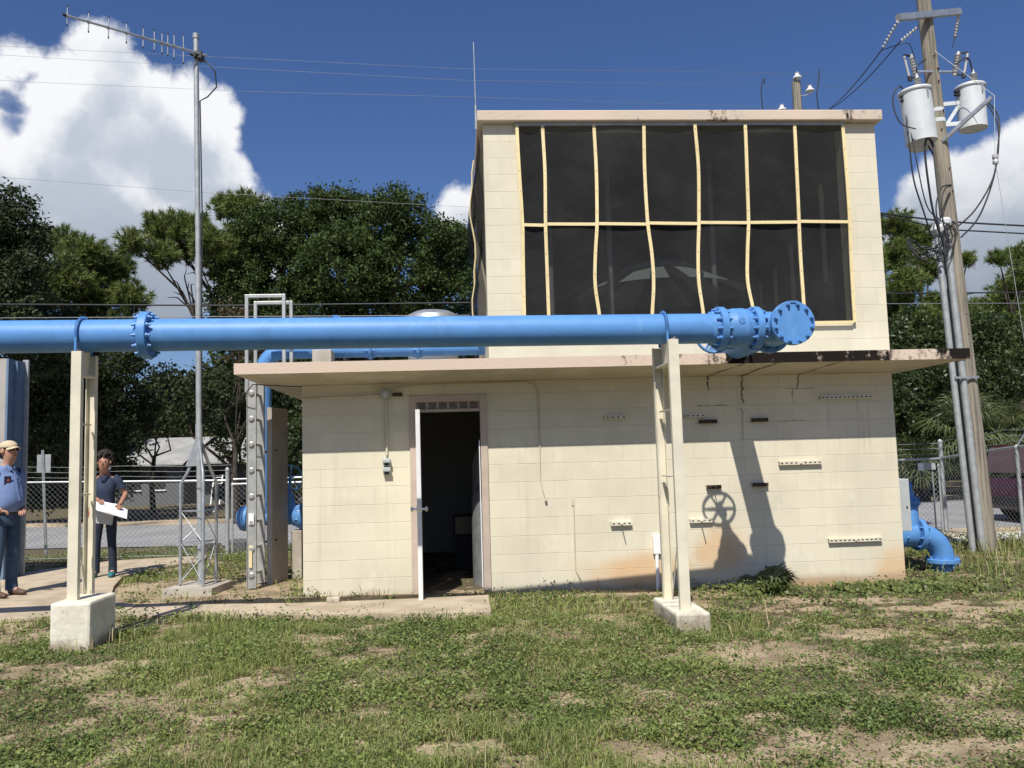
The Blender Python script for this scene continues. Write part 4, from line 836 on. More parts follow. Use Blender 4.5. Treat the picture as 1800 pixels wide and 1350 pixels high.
def cutout(c,ax,label,mirror=1):
    t=thing('fuse_cutout',tuple(c),label,'fuse cutout','fuse cutouts on the utility pole'); c=Vector(c); ax=Vector(ax).normalized(); pr=[(0,0),(.03,0)]
    for k in range(7): pr+=[(.03,.03+.045*k),(.05,.045+.045*k),(.03,.06+.045*k)]
    pr+=[(.025,.38),(0,.38)]
    MB().lathe(c,ax,pr,16).build('insulator',M['porc'],t)
    o2=Vector((.13*mirror,-.03,0)); MB().tube([c+o2,c+o2+ax*.34],.018,10).build('fuse_tube',M['porc'],t)
    MB().bar(c+ax*.36,c+o2+ax*.36,.025,.02).bar(c+ax*.01,c+o2+ax*.0,.025,.02).lathe(c+o2,ax*-1,[(.03,-.02),(.03,.05),(0,.06)],10).build('clamp',M['black'],t)
cutout(pp(6.98)+Vector((-.32,-.12,0)),(-.18,0,1),'grey ribbed fuse cutout on the left side of the pole above the left transformer',-1)
cutout(pp(7.05)+Vector((.30,-.08,0)),(.25,0,1),'grey ribbed fuse cutout on the right side of the pole above the right transformer',1)
MB().bar(pp(7.1)+Vector((-.36,-.1,0)),pp(7.12)+Vector((.36,-.06,0)),.03,.03).build('cutout_bracket',M['galv'],U)
def sag(a,b,s,n=14): 
    a=Vector(a);b=Vector(b); return [a.lerp(b,t)-Vector((0,0,4*s*t*(1-t))) for t in np.linspace(0,1,n)]
far=[Vector((12.1,14,11.7)),Vector((12.25,14,11.75))]
# strings of insulators with the lines they hold
def istring(a,b,label):
    a=Vector(a);b=Vector(b);d=(b-a).normalized(); L_=.42; q=MB(); pr=[]
    n_=8
    for k in range(n_): pr+=[(.012,k*L_/n_),(.032,k*L_/n_+.012),(.012,k*L_/n_+.03)]
    o=q.lathe(a,d,pr,10).build('insulator_string',M['porc'],None,tuple(a)); tag(o,label,'insulator','insulator strings on the crossarm')
    e=a+d*(L_+.02); MB().tube([a+d*(L_-.02),e],.008,6).build('hook',M['rust'],o); return e
e1=istring(ca+Vector((0,0,-.05)),(8.05,2.6,6.95),'insulator string hanging from the left end of the crossarm')
e2=istring(pp(7.95)+Vector((-.02,.05,0)),(8.2,4.2,7.45),'insulator string fixed to the pole under the crossarm')
e3=istring(cb_+Vector((-.02,0,-.06)),(9.45,2.3,7.4),'insulator string hanging from the right end of the crossarm')
def wire(pts,r,name='overhead_wire',label=None,cat='wire',group=None,m=None):
    o=MB().tube(pts,r,5).build(name,m or M['wire'],None,tuple(pts[0])); return tag(o,label,cat,group)
g1='overhead lines between the two poles'
wire(sag(e1,(12.35,14,11.35),.25),.010,label='dark line from the left crossarm string to the distant pole',group=g1,m=M['cable'])
wire(sag(e2,(12.5,14,11.45),.25),.010,label='dark line from the middle insulator string to the distant pole',group=g1,m=M['cable'])
def loop(pts,r,n=24):
    # Catmull-Rom through points
    P=[Vector(p) for p in pts]; P=[P[0]]+P+[P[-1]]; out=[]
    for i in range(1,len(P)-2):
        for t in np.linspace(0,1,8)[:-1]:
            a,b,c,d=P[i-1],P[i],P[i+1],P[i+2]; out.append(.5*((2*b)+(c-a)*t+(2*a-5*b+4*c-d)*t*t+(3*b-a-3*c+d)*t**3))
    out.append(P[-2]); return out
def jumper(pts,r=.011): MB().tube(loop(pts,r),r,6).build('drop_cable',M['cable'],U)
w0=pp(4.78)+Vector((-.05,-.14,0))
jumper([(8.42,1.8,6.55),(8.28,1.75,6.72),(8.16,1.75,6.5),(8.22,1.7,6.15),(8.40,1.62,6.02)],.010)
jumper([(8.38,1.8,6.35),(8.33,1.7,5.9),(8.36,1.7,5.3),(8.50,1.75,4.85),(8.62,1.8,4.5)])
jumper([(8.40,1.8,6.35),(8.42,1.7,5.6),(8.55,1.75,4.95),(8.75,1.8,4.75),(9.02,1.95,4.68)],.009)
jumper([(8.70,1.75,5.90),(8.70,1.72,5.80),(8.62,1.7,5.92),(8.56,1.7,5.75),(8.57,1.7,5.3),(8.65,1.75,4.8),(8.80,1.8,4.35)],.015)
jumper([(9.02,2.4,6.12),(9.05,2.2,5.7),(9.10,2.1,5.35)]); jumper([(9.10,2.0,5.32),(8.85,1.85,5.22),(8.72,1.8,4.9),(8.76,1.8,4.5)])
jumper([(9.10,2.0,5.30),(8.90,1.85,5.20),(8.80,1.8,4.9),(8.85,1.8,4.4)])
jumper([(9.80,2.1,6.70),(9.92,2.0,6.35),(9.84,1.95,5.9),(9.72,1.95,5.4),(9.45,2.0,4.95),(9.22,2.1,4.72)],.012)
jumper([(9.80,2.1,6.66),(9.90,2.0,6.2),(9.76,1.95,5.5),(9.50,2.0,4.85),(9.25,2.1,4.55)],.012)
for k in range(7):
    a=w0+Vector((random.uniform(-.04,.04),0,0)); s_=random.uniform(.3,.75)
    jumper([a,a+Vector((random.uniform(-.12,.02),-.08,-.12)),a+Vector((-.10-.14*random.random(),-.06,-s_)),a+Vector((-.32-.25*random.random(),0,-.62+.25*random.random())),a+Vector((-.62,.1,-.16-.25*random.random()))],.010)
jumper([(8.66,1.9,6.85),(8.62,1.85,7.05),(8.80,1.9,7.2)]); jumper([(9.64,2.1,7.1),(9.55,2.05,7.3),(9.35,2.05,7.2)])
jumper([tuple(e1),(8.5,1.9,7.45),(8.62,1.95,7.40),tuple(pp(7.2)+Vector((-.3,-.1,0)))],.006); jumper([tuple(e3),(9.42,2.2,7.55)],.008)
# guy wire with insulator and yellow guard
gy=thing('guy_wire',(9.5,.9,0),'pale guy wire with strain insulator and yellow guard right of the pole','guy wire')
ga,gb,gc=Vector((9.05,2.1,7.45)),Vector((9.05,1.0,5.24)),Vector((9.27,.96,2.25))
MB().tube([ga,Vector((9.53,1.5,6.46)),Vector((9.15,1.05,5.42))],.0045,6).build('stay_wire',M['galvm'],gy)
MB().lathe((9.15,1.05,5.28),(0,0,1),[(0,0),(.035,.01),(.04,.04),(.03,.07),(.04,.10),(.035,.14),(0,.15)],14).build('strain_insulator',M['porc'],gy)
MB().tube([(9.15,1.05,5.28),(9.24,.99,3.6),(9.32,.95,2.25),(9.42,.9,-.05)],.004,6).build('anchor_wire',M['galvm'],gy)
MB().tube([(9.325,.945,2.25),(9.415,.9,.02)],.030,10).build('guard',M['yellow'],gy)
# second pole beyond the roof
U2=thing('utility_pole',(12.12,14,0),'distant weathered pole top with three pale bell insulators beyond the roof','utility pole')
MB().tube([(12.1,14,-.1),(12.15,14,12.55)],[.15,.13],16).build('pole_shaft',M['wood'],U2)
for x,z in ((12.15,12.62),(12.52,12.22),(11.62,11.62)):
    MB().lathe((x,13.9,z),(0,0,1),[(.02,-.12),(.02,0),(.13,.0),(.13,.03),(.06,.09),(.05,.15),(.07,.17),(0,.2)],18).build('bell_insulator',M['white'],U2)
MB().bar((12.15,13.9,12.05),(12.52,13.9,12.12),.03,.03).bar((11.62,13.9,11.5),(12.1,13.9,11.6),.03,.04).build('insulator_arm',M['galv'],U2)
for pts in ([(12.85,13.9,12.9),(12.8,13.9,12.5),(12.72,13.9,12.1),(12.78,13.9,11.3)],[(11.15,13.9,12.45),(11.1,13.9,12.6),(11.02,13.9,12.2),(11.05,13.9,11.4)]):
    MB().tube(loop(pts,.02),.016,6).build('tap_cable',M['cable'],U2)
# long lines crossing the view
g2='thin overhead lines across the sky'; g3='communication cables along the street'
wire([(-20,14,14.1),(-8.8,14,13.48),(2,14,12.95),(12.15,14,12.83),(22,14,12.3)],.004,label='topmost thin line across the sky on the distant pole top',group=g2)
wire([(-20,14,13.9),(-8.8,14,13.2),(2,14,12.6),(12.5,14,12.42),(22,14,11.9)],.004,label='second thin line across the sky just under the topmost',group=g2)
wire([(-20,14,13.2),(-10.4,14,12.55),(-4,14,12.25),(2.5,14,12.08),(11.6,14,11.75),(22,14,11.3)],.004,label='third thin line across the sky passing the mast',group=g2)
wire([(-20,12,9.9),(-9.2,12,9.0),(-4.6,12,8.6),(2.35,12,8.14),(9,12,8.3)],.0045,label='lone thin line sloping over the tree tops to the upper storey',group=g2)
wire([(-30,10,5.6),(-8.7,10,5.347),(-3.57,10,5.232),(2.2,10,5.202),(12.36,10,5.257),(15.87,10,5.229),(30,10,5.3)],.020,label='thick black cable along the street above the blue pipe',group=g3,m=M['cable'])
wire([(-30,10,5.2),(-8.7,10,5.03),(2.13,10,4.90),(12.34,10,5.002),(15.85,10,4.957),(30,10,5.0)],.010,label='thinner grey cable just under the thick street cable',group=g3)
wire([(11,8,6.72),(12.58,8,6.50),(13.3,8,6.44),(14.6,8,6.36),(20,8,6.4)],.022,label='upper twisted black service cable leading right from the pole',group='black service cables right of the pole',m=M['cable'])
wire([(10.2,8,6.9),(12.7,8,6.30),(14.6,8,6.18),(20,8,6.1)],.018,label='lower black service cable passing behind the pole',group='black service cables right of the pole',m=M['cable'])
# ------------------------------------------------------------ leaves and trees
def rdir(n): 
    v=rng.normal(size=(n,3)); return v/np.linalg.norm(v,axis=1,keepdims=True)
def leafquads(C,size,asp=.5,nrm=None,up=.0):
    n=len(C); a=rdir(n); a[:,2]*=1-up; a/=np.linalg.norm(a,axis=1,keepdims=True)
    b=np.cross(a,rdir(n) if nrm is None else nrm); b/=np.linalg.norm(b,axis=1,keepdims=True)+1e-9
    s=size*rng.uniform(.6,1.35,(n,1))
    V=np.stack([C-a*s,C+b*s*asp,C+a*s,C-b*s*asp],1).reshape(-1,3)
    return V,np.arange(4*n).reshape(n,4)
def crownpts(blobs,dens,cl=.34,per=42,sq=1.0,fill=.35):
    out=[]; tint=[]
    for (x,y,z,r) in blobs:
        nc=max(6,int(dens*r*r*12)); d=rdir(nc); rad=r*(fill+(1-fill)*rng.random((nc,1))**.5)*rng.uniform(.85,1.15,(nc,1))
        cc=np.array([x,y,z])+d*rad*np.array([1,1,sq])
        sz=cl*rng.uniform(.5,1.1,(nc,1,1))*min(1,r/.7+.3)
        p=cc[:,None,:]+rng.normal(size=(nc,per,3))*sz*.5*np.array([1,1,.7])
        out.append(p.reshape(-1,3)); tint.append(np.clip(rng.uniform(0,1,(nc,1))*.5+rng.random((nc,per))*.5,0,1).ravel())
    return np.concatenate(out),np.concatenate(tint)
def limbs(mb,base,h,tops,r,forkz=.45,lean=(0,0)):
    b=Vector(base); f=b+Vector((lean[0],lean[1],h*forkz)); mb.tube([b+Vector((0,0,-.2)),b.lerp(f,.5)+Vector((random.uniform(-.1,.1),0,0)),f],[r*1.15,r*.9,r*.7],10)
    for t in tops:
        t=Vector(t); k=random.uniform(.0,.5); s_=b.lerp(f,1-k*.5); m1=s_.lerp(t,.35)+Vector((random.uniform(-.35,.35),random.uniform(-.3,.3),random.uniform(-.5,.1))); m2=s_.lerp(t,.7)+Vector((random.uniform(-.3,.3),random.uniform(-.3,.3),random.uniform(-.2,.25)))
        mb.tube([s_,m1,m2,t],[r*.42,r*.3,r*.2,r*.06],7)
        for q in range(3):
            e=m2+Vector((random.uniform(-.8,.8),random.uniform(-.6,.6),random.uniform(-.1,.9))); mb.tube([m1.lerp(m2,.6),(m2+e)/2+Vector((0,0,.1)),e],[r*.15,r*.1,r*.04],5)
def broadleaf(name,label,cat,base,h,blobs,m,bark,r=.22,leaf=.075,dens=5,per=42,cl=.36,tops=None,group=None,forkz=.45,lean=(0,0),fill=.35):
    t=thing(name,base,label,cat,group); mb=MB(); limbs(mb,base,h,[(b[0],b[1],b[2]) for b in (tops or blobs)],r,forkz,lean); mb.build('trunk',bark,t)
    p,ti=crownpts(blobs,dens,cl,per,fill=fill); V,F=leafquads(p,leaf); npmesh('crown',m,V,F,t,tint=np.repeat(ti,4)); return t
def pinetree(name,label,base,h,blobs,r=.2,dens=26,group=None,forkz=.5,lean=(0,0),nl=.24):
    t=thing(name,base,label,'tree',group); mb=MB(); limbs(mb,base,h,[(b[0],b[1],b[2]-b[3]*.2) for b in blobs],r,forkz,lean)
    Vs=[];T=[]
    for (x,y,z,rr) in blobs:
        n=int(dens*rr*rr*7)+8; d=rdir(n); rad=rr*rng.uniform(.25,1.08,(n,1)); c=np.array([x,y,z])+d*rad*np.array([1,1,.78])
        out=d.copy(); out[:,2]=np.abs(out[:,2])*.5+.55; out/=np.linalg.norm(out,axis=1,keepdims=True)
        for q in range(0,n,3):
            e=Vector(c[q]); s_=Vector((x,y,z-rr*.35)); mb.tube([s_.lerp(e,.1),s_.lerp(e,.6)+Vector((0,0,-.06)),e],[.022,.014,.008],4,caps=False)
        k=30; dd=out[:,None,:]*.75+rng.normal(size=(n,k,3))*.55; dd/=np.linalg.norm(dd,axis=2,keepdims=True)
        L_=nl*rng.uniform(.6,1.15,(n,k,1)); s=np.cross(dd,rng.normal(size=(n,k,3))); s/=np.linalg.norm(s,axis=2,keepdims=True)
        c0=c[:,None,:]-out[:,None,:]*rng.random((n,k,1))*.12
        a=c0+s*.014; b_=c0-s*.014; e=c0+dd*L_+np.array([0,0,-.02])
        Vs.append(np.stack([a,b_,e],2).reshape(-1,3)); T.append(np.repeat(np.clip(rng.normal(.45,.22,(n,1))+rng.normal(0,.14,(n,k)),0,.95).ravel(),3))
        br_=rng.random(n*k)>.985; T[-1][np.repeat(br_,3)]=1
    mb.build('trunk',M['pbark'],t)
    V=np.concatenate(Vs); npmesh('crown',M['pine'],V,np.arange(len(V)).reshape(-1,3),t,tint=np.concatenate(T)); return t
TR=dict(
oakl=[(-10.02,12.37,7.84,.89),(-9.91,13.11,8.21,.64),(-10.04,12.69,8.78,.39),(-9.67,13.25,7.62,.65),(-10.5,13.3,7.01,1.07),(-8.91,11.96,6.67,.52),(-9.4,11.83,5.34,1.14),(-11.4,13.81,7.94,1.1),(-9.12,12.42,4.7,.88),(-10.4,12.36,6.04,1.17),(-12,12.5,5.5,1.3)],
pinel=[(-11.25,18.19,9.03,.6),(-9.87,16.93,8.22,.75),(-9.44,17.81,8.06,.74),(-8.43,16.94,6.93,.54),(-9.67,17.33,7.03,.87),(-10.19,16.16,7.33,.78),(-11.51,17.32,7.05,.81),(-12.49,17.88,6.72,.83),(-8.75,17.06,5.96,.63),(-10.29,17.58,5.98,.87),(-11.26,17.41,5.79,.72)],
pinem=[(-7.68,14.95,8.12,.4),(-7.4,16.62,9.02,.61),(-6.4,16.22,8.9,.6),(-7.09,15.52,7.92,.48),(-5.4,14.87,7.99,.6),(-5.55,16.88,9.78,.44),(-4.65,15.93,9.42,.6),(-4.66,16.53,8.6,.82),(-5.46,16.91,7.79,.61),(-4.66,16.51,7.14,.64),(-6.83,17.01,8.38,.44)],
oakb=[(-3.95,15.75,8.56,.96),(-2.92,16.72,9.46,.73),(-2.1,15.87,9.56,.53),(-1.71,17.05,9.55,.74),(-.97,16.91,8.66,1.28),(-.08,15.03,9.19,.58),(.5,15.13,8.86,.62),(1.25,15.32,8.2,.69),(1.86,17.12,8.3,.63),(2.13,15.85,8.52,.25),(-3.56,16.3,7.26,1.33),(-1.7,15.52,7.41,1.38),(.16,16.02,7.32,1.42),(1.74,15.73,6.7,.63),(-4.19,15.64,5.9,.94),(-2.68,16.2,5.97,1.23),(-.76,16.2,5.94,1.06),(.89,16.97,6.04,.73),(-4.81,16.44,7.67,.71),(1.9,17.03,6.03,.48),(-2.5,17,4.9,1.2),(-.5,17,4.8,1.2),(-4.7,16.2,5.0,.9),(-5.1,16,6.3,.75),(-4.6,15.6,7.0,.8),(1.2,16.6,4.9,.9),(2.2,16.8,5.0,.7),(1.4,16.2,7.5,.9),(-2.7,16.4,8.5,.9)],
dl=[(-10.43,15.43,3.96,1.0),(-9.35,15.56,3.61,1.09),(-10.59,15.49,2.64,.83),(-8.96,15.08,2.42,.9),(-8.02,15.26,3.72,.83),(-9.44,14.65,4.52,.81),(-11.22,15.4,4.31,1.0),(-8.01,15.09,2.56,.66),(-7.82,14.74,4.49,.55),(-11.8,15.6,2.6,1.0),(-10.2,16,1.2,.9),(-8.6,16.2,1.3,.8),(-8.3,15.6,5.2,.8),(-9.8,15.2,5.3,.9),(-7.6,15.8,3.2,.6)],
dm=[(-5.41,13.89,3.55,.63),(-4.55,13.58,3.5,.78),(-3.67,13.75,3.34,.79),(-5.85,14.32,2.95,.48),(-4.46,14.45,2.44,.81),(-5.21,14.26,4.22,.42),(-3.68,13.8,4.29,.63)],
dn=[(-3.29,13.45,2.22,.77),(-2.97,14.14,3.35,.72),(-2.69,13.45,2.05,.7),(-3.2,13.8,1.2,.8),(-2.3,14.2,4.2,.7),(-1.6,14,3.0,.8)],
lm=[(-8.24,17.95,3.95,.52),(-8.59,19.85,4.8,.4),(-8.89,20.18,3.54,.6),(-7.57,18.01,3.01,.55),(-9.29,19.72,3.13,.59)],
sr=[(-4.13,12.86,5.65,.4),(-4.44,13.18,4.86,.34),(-3.86,12.41,4.14,.39),(-3.4,12.6,4.69,.31)],
pr=[(17.14,17.91,9.22,.68),(17.96,18.15,8.77,.68),(16.56,17.01,7.89,.69),(18.43,18.2,7.75,.68),(18.73,16.54,7.65,.3),(16.2,15.98,6.7,.73),(18.15,17.24,6.16,.73),(16.42,15.88,5.38,.82),(18.39,16.27,5.6,.74),(17.86,16.78,4.74,.85),(16.27,17.27,6.2,.77),(16.23,16.17,4.32,.73),(15.2,16.5,7.6,.7)],
pf=[(20.07,16.9,7.78,.35),(22.2,18.88,8.28,.62),(21.7,17.55,7.35,.79),(21.92,19.1,7.07,.79),(21.01,18.95,6.43,.7),(21.36,17.71,5.79,.89),(20.61,17.9,5.04,.89),(21.71,18.05,4.64,.89),(20.18,18.35,5.11,.6)],
ur=[(14.35,14.3,3.02,.82),(15.18,14.5,3.32,.74),(14.46,14.4,2.05,.82),(15.53,14.8,2.2,.75),(13.5,14.2,2.6,.8),(14.6,15,4.4,.9),(13.6,15,3.8,.8),(15.6,15.2,4.6,.9)],
us=[(16.01,14.6,3.78,.75),(16.76,14.5,3.43,.82),(17.83,14.6,3.27,.84),(16.6,15,2.2,.8),(18.6,15,3.6,.9),(19.6,15,3.4,.9),(16.9,15.4,4.7,.9),(18.2,15.6,4.9,1.0),(19.6,15.8,4.8,1.0),(16.0,15.2,1.4,.9),(18,15.3,1.6,.9),(19.5,15.3,1.6,.9)])
broadleaf('oak_tree','dark live oak reaching in from the left edge over the street','tree',(-12.6,13.2,-.05),7,TR['oakl'],M['oakd'],M['bark'],.3,.058,7.5,50,.33)
pinetree('pine_tree','rounded green pine beside the dark oak at the left edge',(-9.6,17.4,-.05),7.2,[(a,b,c,r*1.12) for a,b,c,r in TR['pinel']],.2,dens=62)
pinetree('pine_tree','spreading pine with bare forked limbs against the cloud beside the mast',(-4.3,17.2,-.05),7.5,[(a,b,c,r*1.15) for a,b,c,r in TR['pinem']],.2,dens=66,forkz=.60,lean=(-.1,0))
broadleaf('oak_tree','huge dense dark green oak behind the overhead pipe','tree',(-1.4,16.4,-.05),7.5,TR['oakb'],M['oak'],M['bark'],.36,.054,11,62,.36,fill=.5)
broadleaf('shade_tree','low black green tree mass behind the left fence','tree',(-9.4,15.8,-.05),3.5,TR['dl'],M['oakd'],M['bark'],.2,.06,7,44,.34,forkz=.3)  # dark leaves carry the shade under the oak canopy
broadleaf('shade_tree','dark low tree in front of the house right of the mast','tree',(-4.6,14.4,-.05),3.6,TR['dm'],M['oakd'],M['bark'],.14,.055,7,46,.32,forkz=.5)
broadleaf('shrub','dense dark shrub behind the ladder','shrub',(-2.8,14.1,-.05),3.2,TR['dn'],M['shrub'],M['bark'],.10,.055,7,46,.32,forkz=.3)
broadleaf('small_tree','thin yellow green tree catching the light above the house','tree',(-8.5,19.2,-.05),4.4,TR['lm'],M['lightl'],M['bark'],.09,.055,4,36,.34)
broadleaf('small_tree','small tree with reddish brown leaves left of the roof slab','tree',(-4.2,13.1,-.05),5.0,TR['sr'],M['redl'],M['bark'],.08,.04,7,40,.26)
pinetree('pine_tree','tall pine directly behind the utility pole',(17.3,17.2,-.05),8,TR['pr'],.24,dens=62)
pinetree('pine_tree','green pine at the right edge of the view',(21.4,18.2,-.05),7.5,TR['pf'],.22,dens=56)
MBt=MB().tube([(16.05,15.8,-.1),(16.1,15.8,2.2),(16.0,15.9,4.6)],[.20,.17,.12],12).tube([(16.0,15.9,4.4),(15.6,15.9,5.2),(15.0,16.2,5.9)],[.08,.06,.03],6)
t=thing('pine_tree',(16.05,15.8,-.1),'bare straight pine trunk seen under the right end of the roof slab','tree'); MBt.build('trunk',M['pbark'],t)
p,ti=crownpts([(15.8,15.9,5.6,.6)],5,.3,40); V,F=leafquads(p,.06); npmesh('crown',M['oakd'],V,F,t,tint=np.repeat(ti,4))
broadleaf('shrub','leafy understorey shrub just right of the lower wall','shrub',(14.6,14.5,-.05),2.8,TR['ur'],M['shrub'],M['bark'],.09,.06,7,44,.34,forkz=.3)
broadleaf('shrub','dark tangled shrub behind the palms at the right','shrub',(17.2,14.9,-.05),3.0,TR['us'],M['shrub'],M['bark'],.1,.06,6.5,44,.36,forkz=.3)
# far woodland that closes the view under the crowns
pts=[]
for k in range(300):
    x=random.uniform(-34,44); hs=-14<x<-6; pts.append((x,random.uniform(33,37) if hs else random.uniform(27,31),random.uniform(.6,5.2 if hs else (4.6 if x<14 else 5.4)),random.uniform(1.3,2.2)))
p,ti=crownpts(pts,1.3,.8,60); V,F=leafquads(p,.17); o=npmesh('woodland',M['oakd'],V,F,None,(0,30,0),tint=np.repeat(ti,4)); tag(o,'far dark woodland closing the view behind the street','woodland',kind='stuff')
# sabal palms
def palm(name,label,base,h,n,L_,seed,e0=-.5,e1=1.35):
    random.seed(seed); t=thing(name,base,label,'palm'); b=Vector(base); MB().tube([b,b+Vector((0,0,h))],[.15,.13],10).build('trunk',M['bark'],t)
    hb=b+Vector((0,0,h)); V=[];F=[];T=[]
    for k in range(n):
        az=random.uniform(0,6.283); el=random.uniform(e0,e1); d=Vector((math.cos(az)*math.cos(el),math.sin(az)*math.cos(el),math.sin(el))); pe=hb+d*L_*.42
        side=d.cross(Vector((0,0,1))).normalized(); upv=side.cross(d); i0=len(V); w=.012
        V+= [tuple(hb-side*w),tuple(hb+side*w),tuple(pe+side*w),tuple(pe-side*w)]; F.append((i0,i0+1,i0+2,i0+3)); T+=[.5]*4
        for j in range(26):
            a=-1.75+3.5*j/25; dd=(d*math.cos(a)+side*math.sin(a)+upv*random.uniform(-.15,.15)).normalized(); ln=L_*.62*(1-.18*abs(a)/1.75)*random.uniform(.85,1.1)
            sw=d.cross(dd); sw=(side*math.cos(a)-d*math.sin(a)).normalized()*.020; m1=pe+dd*ln*.6; e=pe+dd*ln-Vector((0,0,ln*random.uniform(.15,.45)))
            i0=len(V); V+= [tuple(pe),tuple(m1+sw),tuple(e),tuple(m1-sw)]; F.append((i0,i0+1,i0+2,i0+3)); tt=random.uniform(.2,1); T+=[tt]*4
    npmesh('fronds',M['palm'],np.array(V),np.array(F),t,tint=T); return t
palm('palm_tree','sabal palm with drooping fan fronds just right of the utility pole',(15.9,12.9,-.05),1.9,34,1.55,5)
palm('palm_tree','lower fan palm left of the leaning pole behind the fence',(14.6,12.9,-.05),.9,18,1.15,9)
palm('palm_tree','fan palm at the far right edge behind the fence',(17.3,13.6,-.05),1.8,26,1.4,14)
t=palm('palmetto','dark young palmetto growing at the wall under the bracket shadows',(5.13,-.30,-.10),.03,7,.44,23,.15,.85); t['category']='plant'
# grassy dwarf plant beside palmetto
V=[];F=[];T=[]
for k in range(46):
    c=Vector((5.12+random.uniform(-.1,.1),-.58+random.uniform(-.06,.06),-.07)); az=random.uniform(0,6.28); d=Vector((math.cos(az),math.sin(az),0)); L_=random.uniform(.15,.33); s_=d.cross(Vector((0,0,1)))*.012
    i0=len(V); m1=c+d*L_*.4+Vector((0,0,L_*.6)); e=c+d*L_+Vector((0,0,L_*.45)); V+=[tuple(c-s_),tuple(c+s_),tuple(m1+s_),tuple(e),tuple(m1-s_)]; F.append((i0,i0+1,i0+2,i0+4)); F.append((i0+4,i0+2,i0+3,i0+3)); T+=[random.uniform(.6,1)]*5
me=MB(); me.v=V; me.f=[f if f[2]!=f[3] else f[:3] for f in F]; me.sm=[False]*len(F)
o=me.build('strap_leaf_plant',M['lightl'],None,(5.1,-.62,-.07)); tag(o,'small pale strap leaved plant in front of the palmetto','plant')
# ------------------------------------------------------------ lawn: blades, weeds
CAMXY=np.array([1.77,-9.49])
def scatter(n,x0,x1,y0,y1):
    return rng.uniform(x0,x1,n),rng.uniform(y0,y1,n)
PATHP=[[(2.03,-1.62),(2.03,-.62),(-.9,-.5),(-2.05,-.10),(-2.45,1.0),(-2.7,1.9),(-2.6,2.7),(-2.12,3.45),(-2.3,4.2),(-2.85,4.1),(-3.7,3.9),(-4.45,2.7),(-7,2.2),(-6.5,-1.35),(-3.0,-1.05),(-1.62,-.95),(-1.057,-1.12),(.617,-1.42)]]
def inpoly(x,y,P):
    c=np.zeros(len(x),bool); n=len(P); j=n-1
    for i in range(n):
        xi,yi=P[i];xj,yj=P[j]; c^=((yi>y)!=(yj>y))&(x<(xj-xi)*(y-yi)/(yj-yi+1e-12)+xi); j=i
    return c
def okmask(x,y):
    k=~inpoly(x,y,PATHP[0])
    k&=~((x>-.02)&(x<6.93)&(y>-.03)&(y<4.32))
    for (a,b,c,d) in ((-1.555,-1.235,-2.47,-1.955),(3.555,3.855,-2.47,-1.62),(-1.62,-.98,.2,.9)): k&=~((x>a)&(x<b)&(y>c)&(y<d))
    k&=~((y>4.9)&(y<15.5)&(y>np.interp(x,[q[0] for q in NE],[q[1]-.1 for q in NE])))
    # only where the camera (or one a step aside) could look
    a=np.arctan2(x-CAMXY[0],y-CAMXY[1])-.065; k&=np.abs(a)<.70
    return k
def wedge(n,r0,r1):
    r=np.sqrt(rng.uniform(r0*r0,r1*r1,n)); a=rng.uniform(-.66,.66,n)+.065
    return CAMXY[0]+r*np.sin(a),CAMXY[1]+r*np.cos(a)
Vg=[];Tg=[];Vw=[];Tw=[]
def blades(x,y,L_,wd,tint,leanr=.6):
    n=len(x); z=G(x,y)-.004; az=rng.uniform(0,6.283,n); L_=L_[:,None]; ln=rng.uniform(.1,leanr,n)[:,None]
    d=np.stack([np.cos(az),np.sin(az),np.zeros(n)],1); s=np.stack([-np.sin(az+rng.normal(0,.6,n)),np.cos(az),np.zeros(n)],1)*wd
    b=np.stack([x,y,z],1); m=b+d*L_*ln*.45+np.array([0,0,1])*L_*.62; e=b+d*L_*(ln*1.25)+np.array([0,0,1])*L_*(1-.35*ln)
    Vg.append(np.stack([b-s,b+s,m+s*.8,e,m-s*.8],1)); Tg.append(tint)
for (r0,r1,n,ls) in ((3.2,5.6,115000,1.0),(5.6,8.2,105000,1.0),(8.2,17.5,150000,1.25)):
    x,y=wedge(n,r0,r1); k=okmask(x,y); x,y=x[k],y[k]; b=bare(x,y)
    tall=np.clip((fbm(x,y,.8,3,60)-.46)/.12,0,1)+np.clip(1-np.hypot((x-1.2)/1.8,(y+5.2)/.9),0,1)*1.3
    right=np.clip((x-2.6)/1.2,0,1)*np.clip((y+5.8)/.6,0,1)
    dens=(1-b)**1.3*(.30+.7*np.clip(tall,0,1))*(1-.55*right)+.03
    k=rng.random(len(x))<dens; x,y,tall=x[k],y[k],tall[k]
    L_=(.028+.040*np.clip(tall,0,1.8))*rng.uniform(.5,1.5,len(x))*ls
    ti=np.clip(rng.normal(.47,.22,len(x))+1.0*(fbm(x,y,1.1,4,77)-.5),0,.9); ti[rng.random(len(x))<np.clip(.06+.9*(fbm(x,y,1.9,3,78)-.52),.03,.45)]=1.0
    blades(x,y,L_,.0022*ls if r1<9 else .004,ti,1.1)
